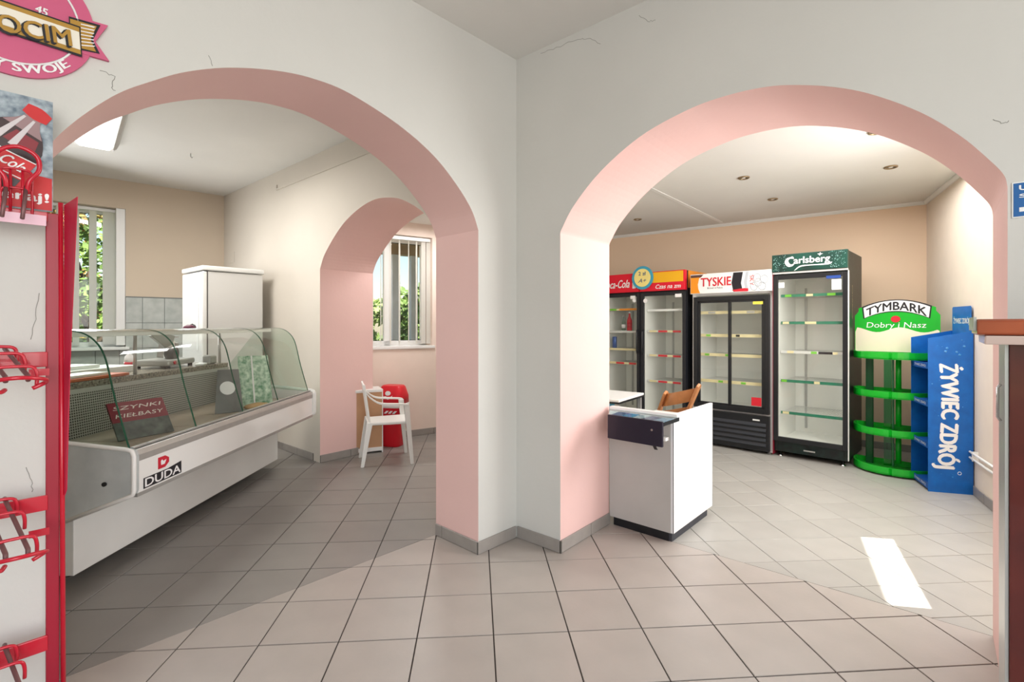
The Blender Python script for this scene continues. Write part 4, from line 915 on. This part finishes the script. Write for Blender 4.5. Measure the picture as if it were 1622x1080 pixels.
# ledge with leaflets under glass
MB().xy([(-.322, -.235), (.035, -.235), (.035, 0), (-LW_, 0)], .775, .786).build('ledge', M_DW, dk); MB().xy([(-.322, -.236), (.038, -.236), (.038, -.032), (-.438, -.032)], .7905, .7965).build('ledge_glass', glass('ledge_glass', (.9, .96, .96, 1), ior=1.5), dk)
box('ledge_edge', M_BLACK, dk, .033, -.235, .768, .037, -.0, .79)
box('drop_panel', M_NAVY, dk, -.318, -.255, .652, .045, -.237, .80, bevel=.003)
MB().tube([(-.02, -.257, .745), (-.02, -.253, .745)], .007, 12).build('screw', M_CHROME, dk)
MB().solid([(-.115, -.2, .775), (-.095, -.2, .775), (-.045, -.13, .60), (-.065, -.13, .60)], (0, .006, 0)).build('bracket', M_BLACK, dk); MB().box(-.08, -.05, .64, -.03, 0, .66).build('bracket', M_WHITE, dk)
cols = [rgb(70, 160, 210), rgb(176, 190, 214), rgb(120, 110, 150), rgb(210, 214, 220), rgb(96, 110, 160), rgb(200, 190, 200), rgb(150, 170, 200)]
for k in range(5):
    m = mat('leaflet_%d' % k, cols[k], .5, noise=.35, nscale=30); x = (-.228, -.012, -.084, -.156, -.305)[k]
    o = boxthing('leaflet', ('bright blue leaflet', 'pale blue leaflet', 'violet leaflet', 'whitish leaflet', 'slate blue leaflet')[k]+' under the glass ledge of the counter desk, '+('second from the pink jamb', 'nearest its open end', 'second from its open end', 'third from its open end', 'touching the pink jamb')[k], 'leaflet', m, 0, 0, 0, .075, .13, .0012, bevel=0, group='leaflets under the desk glass')
    q = local(P0, aD, x, (-.13 if k < 4 else -.105)+random.uniform(-.012, .012)); o.location = (q.x, q.y, .7868); o.rotation_euler = (0, 0, math.radians(aD+random.uniform(-9, 9)))
# second table behind
q = fl(1003, 628, .74)
tb = empty('side_table', (q.x, q.y, 0), -36, 'white topped table with a blue edge half hidden behind the counter desk', 'table')
box('tabletop', M_WHITE, tb, -1.0, -.3, .725, 0, .25, .745, bevel=.004); box('apron', mat('apron_blue', rgb(90, 178, 214), .5), tb, -.97, -.26, .55, -.03, -.245, .71); box('frame_rail', M_BLACK, tb, -1.0, -.3, .71, 0, .25, .725)
for x in (-.96, -.03):
    for y in (-.27, .22): box('leg', M_ALU, tb, x-.015, y-.015, 0, x+.015, y+.015, .71)
# folding wooden chair behind the desk
M_WOOD = mat('orange_wood', rgb(206, 138, 84), .4, noise=.25, nscale=12, coat=.2)
cq = fl(1078, 650, .8)
wc = empty('wooden_chair', (1.62, 4.06, 0), -38, 'orange wooden chair with curved back slats tilted against the counter desk', 'chair')
wr = U2(-38)
def P3d(px, py, Y): return Vector(((px-CX)*Y/F, Y, H-(py-CY)*Y/F))
iw = Matrix.Translation((1.62, 4.06, 0)) @ Matrix.Rotation(math.radians(-38), 4, 'Z'); iv = iw.inverted()
LP = [(iv @ P3d(1040, 662, 4.20), iv @ P3d(1055, 622, 4.10)), (iv @ P3d(1088, 655, 3.95), iv @ P3d(1107, 611, 3.86))]
seatp = []
for a, t_ in LP:
    d_ = t_-a; fo = a-d_*(a.z/d_.z); sp = a-d_*((a.z-.45)/d_.z); n_ = d_.normalized(); sd_ = Vector((0, 1, 0)); sd_ = (sd_-n_*sd_.dot(n_)).normalized()*.034; th_ = n_.cross(sd_).normalized()*.011
    MB().solid([fo-sd_*.7-th_, fo+sd_*.7-th_, t_+sd_-th_, t_+n_*.02-th_, t_-sd_-th_], th_*2).build('back_post', M_WOOD, wc, bevel=.005)
    q0, q1 = Vector((sp.x, sp.y+.36, .44)), Vector((fo.x, fo.y-.40, .0)); sq = Vector((0, .02, 0)); xx = Vector((.02, 0, 0))
    MB().solid([q1-sq+xx, q1+sq+xx, q0+sq+xx, q0-sq+xx], (.02, 0, 0)).build('front_leg', M_WOOD, wc, bevel=.004); seatp.append(sp)
def slat_c(f0, f1):
    a = LP[0][0].lerp(LP[0][1], f0); b_ = LP[1][0].lerp(LP[1][1], f0); up_ = (LP[0][1]-LP[0][0])*(f1-f0)
    nrm = (b_-a).cross(up_).normalized(); bb = MB(); N_ = 12
    if nrm.y < 0: nrm = -nrm
    for k in range(N_):
        t0, t1 = k/N_, (k+1)/N_; c0 = math.sin(t0*PI)*.05; c1 = math.sin(t1*PI)*.05
        p = a+(b_-a)*t0-nrm*c0+nrm*.01; q_ = a+(b_-a)*t1-nrm*c1+nrm*.01
        bb.solid([p, q_, q_+up_, p+up_], nrm*.014)
    return bb.build('back_slat', M_WOOD, wc)
slat_c(.45, .95); slat_c(-.12, .27)
A_, B_ = seatp
MB().solid([(A_.x+.01, A_.y-.03, .44), (B_.x-.01, B_.y-.03, .44), (B_.x-.01, B_.y+.38, .44), (A_.x+.01, A_.y+.38, .44)], (0, 0, .02)).build('seat', M_WOOD, wc, bevel=.004)

# ---------------------------------------------------------------- dark wood cabinet at the right edge
cw = empty('bar_cabinet', (1.297, 1.30, 0), aV, 'tall dark mahogany bar cabinet with an overhanging wood top at the right edge', 'cabinet')
M_MAH = mat('mahogany', rgb(96, 34, 26), .3, noise=.4, nscale=5, dark=rgb(64, 16, 14), coat=.3); M_TOPW = mat('bar_top_wood', rgb(158, 72, 34), .3, noise=.2, nscale=9, coat=.3)
box('body', M_MAH, cw, .004, 0, 0, .9, .18, 1.31, bevel=.002)
box('side_strip', M_ALU, cw, -.004, .004, 0, .003, .178, 1.31)
MB().tube([(-.008, .06, 1.10), (-.014, .06, 1.11), (-.014, .06, 1.19), (-.008, .06, 1.20)], .004, 6).build('handle', M_CHROME, cw)
b = MB(); b.yz([(-.06, 1.338), (-.05, 1.334), (.23, 1.334), (.24, 1.338), (.24, 1.37), (.23, 1.376), (-.05, 1.376), (-.06, 1.37)], -.06, .95); b.build('top_board', M_TOPW, cw, bevel=.003)
b = MB(); b.yz([(-.04, 1.31), (.21, 1.31), (.23, 1.333), (-.06, 1.333)], -.045, .94); b.build('top_moulding', mat('moulding_pale', rgb(222, 200, 190), .25, coat=.4), cw, bevel=.003)
box('end_cap', M_ALU, cw, -.066, -.05, 1.345, -.0605, .23, 1.382)

# ---------------------------------------------------------------- blue sign on the right wall
t0, zt0 = on(C, aV, 1602.5, 290); t1, zb0 = on(C, aV, 1602.5, 346)
sg = empty('wall_sign', (C.x+V.x*t0, C.y+V.y*t0, zb0), aV, 'blue rectangular warning sign with white letters on the wall right of the right arch', 'sign')
hs = zt0-zb0
box('plate', M_WHITE, sg, 0, -.004, 0, .26, -.001, hs, bevel=.001); flat('face', [(.004, .004), (.256, .004), (.256, hs-.004), (.004, hs-.004)], (0, -.004, 0), (1, 0, 0), (0, 0, 1), mat('sign_blue', rgb(12, 92, 160), .4), sg)
text('UWAGA', (.018, -.0052, hs*.76), (1, 0, 0), (0, 0, 1), .14, hs*.14, M_LW, sg, bold=.04); text('STOPIEŃ', (.018, -.0052, hs*.55), (1, 0, 0), (0, 0, 1), .18, hs*.14, M_LW, sg, bold=.04)
flat('bar', [(0, 0), (.15, 0), (.15, -.014), (.19, hs*.06), (.15, hs*.12+.014), (.15, hs*.12), (0, hs*.12)], (.018, -.0052, hs*.16), (1, 0, 0), (0, 0, 1), M_LW, sg)

# ---------------------------------------------------------------- brewery sign high on the left wall
aS = aU
def wl(px, py): t, z = on(C, aU, px, py); return t, z       # along +U from C
tc_, zc_ = wl(52, 8)
os_ = empty('brewery_sign', (C.x+U.x*tc_, C.y+U.y*tc_, zc_), aU, 'round pink brewery sign with a gold-lettered ribbon high on the left wall', 'sign')
def so(px, py, d=0): t, z = wl(px, py); return (t-tc_, z-zc_)
M_SP = mat('sign_pink', rgb(206, 92, 130), .5, noise=.06); M_GOLD = mat('sign_gold', rgb(176, 134, 50), .45)
ptsR = [so(66.7, 126), so(110, 115), so(146.7, 38), so(133, 0), so(0, 115)]
# least squares circle through rim points
import itertools
def circum(a, b_, c):
    ax, ay = a; bx_, by = b_; cx_, cy_ = c; d = 2*(ax*(by-cy_)+bx_*(cy_-ay)+cx_*(ay-by))
    ux = ((ax*ax+ay*ay)*(by-cy_)+(bx_*bx_+by*by)*(cy_-ay)+(cx_*cx_+cy_*cy_)*(ay-by))/d; uy = ((ax*ax+ay*ay)*(cx_-bx_)+(bx_*bx_+by*by)*(ax-cx_)+(cx_*cx_+cy_*cy_)*(bx_-ax))/d
    return ux, uy, math.hypot(ux-ax, uy-ay)
ox_, oz_, rr_ = circum(ptsR[0], ptsR[2], ptsR[4])
print('brewery sign', ox_, oz_, rr_)
NX, NZ = (1, 0, 0), (0, 0, 1)
b = MB(); b.xz([(ox_+rr_*math.cos(k*PI/32), oz_+rr_*math.sin(k*PI/32)) for k in range(64)], -.012, -.001); b.build('disc', M_SP, os_)
def ribbon(pts, dep, m, nm): return flat(nm, [so(*p) for p in pts], (0, -.012, 0), NX, NZ, m, os_, depth=dep, th=.0012)
b = MB(); b.xz([so(*p) for p in ((118, 28), (170, 43), (150, 68), (172, 99), (118, 84))], -.014, -.002); b.build('ribbon_tail', M_SP, os_)
b = MB(); b.tube([(ox_+rr_*.80*math.cos(k*PI/32), -.0128, oz_+rr_*.80*math.sin(k*PI/32)) for k in range(64)], .0035, 4, closed=True); b.build('ring', M_LW, os_)
ribbon([(108, 29), (158, 43), (146, 66), (157, 88), (128, 82), (110, 75)], .004, M_LB, 'ribbon'); ribbon([(110, 33), (152, 45), (142, 66), (151, 85), (126, 79), (112, 70)], .0052, M_GOLD, 'ribbon')
for k in range(7): ribbon([(127, 41+k*5.5), (147-abs(k-3)*-1.0, 46+k*5), (147, 47.4+k*5), (127, 42.4+k*5.5)], .0064, M_LW, 'ribbon_line')
ribbon([(-60, -17), (126, 46), (129, 94), (-60, 33)], .0075, M_LB, 'ribbon'); ribbon([(-60, -14), (124, 48), (127, 90), (-60, 30)], .0088, M_GOLD, 'ribbon'); ribbon([(-60, -7), (124, 55), (126, 83), (-60, 23)], .010, mat('sign_cream', rgb(236, 230, 216), .5), 'ribbon')
x0_, z0_ = so(-80, 36); x1_, z1_ = so(113, 78)
dirt = Vector((x1_-x0_, 0, z1_-z0_)); ln = dirt.length; dirt.normalize(); upt = Vector((0, -1, 0)).cross(dirt).normalized()*-1
if upt.z < 0: upt = -upt
hgt_ = (so(113, 50)[1]-so(113, 78)[1])
text('OKOCIM', (x0_-.004, -.0228, z0_-.006), tuple(dirt), tuple(upt), ln, hgt_*.95, M_LB, os_, bold=.05)
text('OKOCIM', (x0_, -.0242, z0_), tuple(dirt), tuple(upt), ln, hgt_*.88, M_GOLD, os_, bold=.02)
# words bent round the rim
def arcword(s_, a0, a1, r, h_, m, flip):
    def bd_(a, b_):
        return a, b_
    ob = text(s_, (0, 0, 0), NX, NZ, 1, 1, m, os_, bold=.006)
    for v in ob.data.vertices:
        a = a0+(a1-a0)*v.co.x; q = r-h_*v.co.z if not flip else r+h_*v.co.z
        if not flip: q = r-h_*(1-v.co.z)*-1; q = r-(h_*v.co.z)
        v.co = Vector((ox_+q*math.cos(a), -.0135+v.co.y, oz_+q*math.sin(a)))
    return ob
arcword('WARZY SWOJE', math.radians(212), math.radians(318), rr_*.97, rr_*.16, M_LW, False)
a45, b45 = so(55, 21), so(74, 26); text('45', (a45[0], -.0135, a45[1]), (1, 0, -.12), (.12, 0, 1), b45[0]-a45[0], .022, M_LW, os_, bold=.03)
a18, b18 = so(-32, 5), so(-12, 8); text('18', (a18[0], -.0135, a18[1]), (1, 0, -.12), (.12, 0, 1), b18[0]-a18[0], .022, M_LW, os_, bold=.03)

# ---------------------------------------------------------------- red bottle rack at the left edge
RK = empty('bottle_rack', (-1.383, 1.522, 0), aU, 'red metal bottle rack with wire ring hooks at the left edge', 'rack')
MB().tube([(.006, 0, 0), (-.001, 0, 1.735)], .0065, 10).build('post', M_RED, RK)
box('upright', M_DRED, RK, -.034, .0, .0, -.004, .025, 1.70, bevel=.002); box('upright', M_DRED, RK, -1.15, .0, .0, -1.12, .025, 1.70, bevel=.002)
MB().solid([(.006, -.004, 1.728), (.028, -.10, 1.742), (.016, -.05, 1.25), (.010, -.028, .86), (.006, -.02, .84), (.006, -.004, .84)], (.0018, .0006, 0)).build('side_flag', mat('flag_red', rgb(190, 36, 66), .3), RK)
box('foot', M_DRED, RK, -.04, -.2, 0, .01, .05, .03); box('foot', M_DRED, RK, -1.16, -.2, 0, -1.11, .05, .03)
for z in (1.28, .848, .425, 1.70):
    box('cross_bar', M_RED, RK, -1.12, -.006, z-(.045 if z < 1.5 else .028), -.03, .004, z, bevel=.002)
M_ROD = mat('worn_rod', rgb(120, 84, 84), .4, metal=.3)
def hook(x, z, drop=.06, out=.2, sk=.2):
    s_ = .021; b = MB(); K = lambda y: -y*sk
    for q in (-s_, s_): b.tube([(x+q, .0, z+.012), (x+q, -.012, z+.012), (x+q+K(-out), -out, z-drop), (x+q+K(-out), -out-.012, z-drop-.012)], .0055, 8)
    r = b.build('hook', M_ROD, RK)
    for t, ww_, hz in ((.12, .040, .012), (.42, .042, .015), (.9, .043, .015)):
        y = -out*t; zz = z+.012-(drop+.012)*t; xx = x+K(y)
        pts = smooth([(xx-ww_, y, zz-.035), (xx-ww_, y, zz-.005), (xx-ww_*.8, y, zz+hz), (xx, y, zz+hz+.003), (xx+ww_*.8, y, zz+hz), (xx+ww_, y, zz-.005), (xx+ww_, y, zz-.035)], 4)
        MB().tube(pts, .0045, 8).build('ring', M_RED, r)
    xx = x+K(-out); y = -out; zz = z-drop
    pts = smooth([(xx-.022, y+.01, zz-.035), (xx-.032, y-.012, zz-.038), (xx-.05, y-.0, zz-.022), (xx-.045, y-.03, zz-.008), (xx, y-.055, zz-.0), (xx+.05, y-.03, zz-.008), (xx+.055, y-.0, zz-.02), (xx+.03, y+.005, zz-.035)], 4); MB().tube(pts, .0055, 8).build('ring', M_RED, r)
for z, dr_ in ((1.28, .055), (.848, .085), (.425, .085)):
    for x in (-.142, -.35, -.56): hook(x, z, drop=dr_)
for z in (1.235, .775): MB().box(-.075, -.09, z-.02, -.032, -.086, z).build('bracket_tab', M_RED, RK)
b = MB(); b.tube(smooth([(-.118, -.05, 1.74), (-.122, -.06, 1.775), (-.138, -.06, 1.805), (-.135, -.06, 1.845), (-.097, -.06, 1.868), (-.058, -.06, 1.85), (-.052, -.06, 1.81), (-.072, -.06, 1.775), (-.078, -.05, 1.74)], 5), .006, 8); b.build('loop', M_RED, RK)
for q in (-.118, -.078): MB().tube([(q, -.05, 1.76), (q-.01, -.09, 1.66)], .005, 8).build('rod', M_ROD, RK)
for zz_ in (1.735, 1.79): MB().tube(smooth([(-.13, -.02, zz_-.06), (-.13, -.03, zz_), (-.12, -.035, zz_+.018), (-.075, -.035, zz_+.018), (-.065, -.03, zz_), (-.065, -.02, zz_-.06)], 4), .0035, 6).build('loop', M_RED, RK)
for q in (-.11, -.085): MB().tube([(q, -.03, 1.81), (q, -.02, 1.69)], .004, 6).build('rod', M_RED, RK)
box('price_channel', mat('channel_pink', rgb(236, 190, 206), .3), RK, -1.1, -.030, 1.655, -.035, -.024, 1.685)
# drinks poster standing on the rack top
PB = empty('poster_board', (-1.383, 1.522, 1.705), aU, 'drinks poster with a tilted cola bottle standing on top of the red rack', 'poster')
rt, rz_ = -.018, 0
pw, ph = .9, .335
box('board', mat('poster_blue_grey', rgb(92, 108, 122), .5, noise=.6, nscale=45, dark=rgb(176, 188, 196)), PB, rt-pw, -.004+.012, .0, rt, .012, ph)
PX = lambda a, b_: (rt-pw+a*pw, b_)
O_ = (rt, .008, 0)
M_PR = mat('poster_red', rgb(206, 26, 30), .45, noise=.1, nscale=10)
flat('red_field', [(-.9, .003), (-.002, .003), (-.002, .10), (-.06, .107), (-.12, .098), (-.2, .115), (-.9, .12)], O_, NX, NZ, M_PR, PB)
M_COLA = mat('cola_brown', rgb(52, 14, 18), .3, noise=.3)
rotb = lambda a, b_: (-.105+a*.86+b_*.50, .165+b_*.86-a*.50)
prof = smooth([(.072, -.13), (.072, .02), (.066, .05), (.05, .078), (.03, .10), (.02, .118), (.02, .13)], 4)
flat('bottle_print', [rotb(x, y) for x, y in prof]+[rotb(-x, y) for x, y in prof[::-1]], O_, NX, NZ, M_COLA, PB, depth=.0022)
flat('bottle_shoulder', [rotb(*p) for p in [(.048, .078), (.03, .10), (.02, .118), (.02, .13), (-.02, .13), (-.02, .118), (-.03, .10), (-.048, .078)]], O_, NX, NZ, mat('bottle_clear_print', rgb(150, 120, 122), .4), PB, depth=.0028)
flat('bottle_glow', [rotb(*p) for p in ((-.02, .03), (.055, .03), (.045, .07), (-.01, .07))], O_, NX, NZ, mat('cola_red', rgb(130, 20, 34), .4), PB, depth=.0028)
flat('bottle_label', [rotb(*p) for p in smooth([(-.074, -.055), (0, -.062), (.074, -.055)], 4)+smooth([(.075, .01), (0, .002), (-.075, .01)], 4)], O_, NX, NZ, M_PR, PB, depth=.0034)
for zz_ in (-.056, .003): flat('label_line', [rotb(*p) for p in ((-.074, zz_+.004), (0, zz_-.004), (.074, zz_+.004), (.074, zz_+.007), (0, zz_-.001), (-.074, zz_+.007))], O_, NX, NZ, M_LW, PB, depth=.0042)
flat('bottle_cap', [rotb(*p) for p in smooth([(-.03, .128), (.0, .122), (.03, .128)], 3)+smooth([(.03, .155), (0, .162), (-.03, .155)], 3)], O_, NX, NZ, M_PR, PB, depth=.0034)
for hx in (-.03, .008): flat('highlight', [rotb(*p) for p in ((hx-.012, .022), (hx+.006, .022), (hx*.6+.004, .118), (hx*.6-.002, .118))], O_, NX, NZ, mat('ice_print', rgb(206, 198, 200), .4), PB, depth=.0040)
pl_ = rotb(-.066, -.036); dxl = Vector((.86, 0, -.50)); duu = Vector((.50, 0, .86))
text('Coca-Cola', (rt+pl_[0], .008-.0044, pl_[1]), tuple(dxl), tuple(duu), .128, .03, M_LW, PB, shear=.35, bold=.02)
text('Otwieraj!', (rt-.235, .008-.0012, .018), NX, NZ, .225, .034, M_LW, PB, bold=.05)

# ---------------------------------------------------------------- lights and small fixtures
k = 0
M_LENS = mat('spot_lens', rgb(60, 54, 50), .3); M_SPR = mat('spot_ring', rgb(150, 130, 100), .3, metal=.7)
names = ['recessed spotlight nearest the right arch, cut by its curve', 'recessed spotlight closest to the corner over the blue display', 'recessed spotlight in the row above the sliding-door cooler', 'recessed spotlight just in front of the coolers, lower of the middle pair', 'recessed spotlight farthest left, above the red script header']
for (px, py), nmm in zip(((1388, 208), (1411, 264), (1178, 281), (1224, 315), (1010, 347)), names):
    q = cpt(px, py, CEIL2); r = empty('spotlight', (q.x, q.y, CEIL2-.004), 0, nmm, 'ceiling light', 'recessed ceiling spotlights')
    MB().tube([(.042*math.cos(a*PI/12), .042*math.sin(a*PI/12), 0) for a in range(24)], .008, 8, closed=True).build('ring', M_SPR, r)
    MB().lathe([(.036, 0), (.036, .003)], seg=20).build('reflector', M_LENS, r); MB().lathe([(.014, -.003), (.016, .001)], seg=12).build('lamp_lens', M_WHITE, r)
# strip light in the tiled room
qa, qb = cpt(119, 224, 3.02), cpt(178, 235, 3.02); dl = (cpt(192, 183, 3.02)-qb).normalized(); qm = (qa+qb)/2
wdt = abs((qb-qa).dot(Vector((-dl.y, dl.x))))
wdt = max(wdt, .2)
tlm = empty('strip_light', (qm.x, qm.y, CEIL-.001), math.degrees(math.atan2(dl.y, dl.x)), 'white strip light with a glowing diffuser on the tiled room ceiling', 'ceiling light')
b = MB(); b.yz([(-wdt/2-.02, 0), (wdt/2+.02, 0), (wdt/2+.01, -.03), (wdt/2-.02, -.07), (wdt/2-.03, -.075), (-wdt/2+.03, -.075), (-wdt/2, -.05)], .012, 1.28); b.build('diffuser', mat('diffuser', rgb(245, 245, 240), .4, emit=(1, .98, .95, 1), es=1.0), tlm, bevel=.004)
b = MB(); b.yz([(wdt/2, -.002), (wdt/2+.05, -.002), (wdt/2+.03, -.05), (wdt/2+.005, -.06)], .0, 1.3); b.build('reflector', M_ALU, tlm)
b = MB(); b.yz([(-wdt/2-.03, -.002), (wdt/2+.04, -.002), (wdt/2+.01, -.075), (-wdt/2, -.075)], 0, .012); b.build('end_cap', M_WHITE, tlm)
q = cpt(302, 243, CEIL); hk = empty('ceiling_hook', (q.x, q.y, CEIL), 0, 'small bare metal hook hanging from the tiled room ceiling', 'hook'); MB().tube([(0, 0, 0), (0, 0, -.03), (.012, 0, -.045), (.02, 0, -.035)], .004, 6).build('hook_wire', M_ALU, hk)
# cable duct and thin pipe on the partition
ta, za = on(J-NP*.012, aP, 437, 300); tb_, zb2 = on(J-NP*.012, aP, 590, 254)
cdk = empty('cable_duct', (J.x, J.y, 0), aP, 'thin white cable duct running along the wall above the small arch', 'duct')
MB().box(ta, -.012, za-.008, tb_+1.2, -.001, za+.008).build('duct', M_CREAM, cdk); MB().box(ta, -.012, za-.008, ta+.012, -.001, za+.05).build('duct_end', M_CREAM, cdk)
ta, za = on(J, aP, 364, 400); hp = empty('wall_hatch', (J.x+VP.x*ta, J.y+VP.y*ta, za), aP, 'small cream hatch cover on the wall above the freezer', 'hatch')
MB().box(0, -.006, -.14, .16, -.001, 0).build('cover', M_CREAM, hp, bevel=.002)
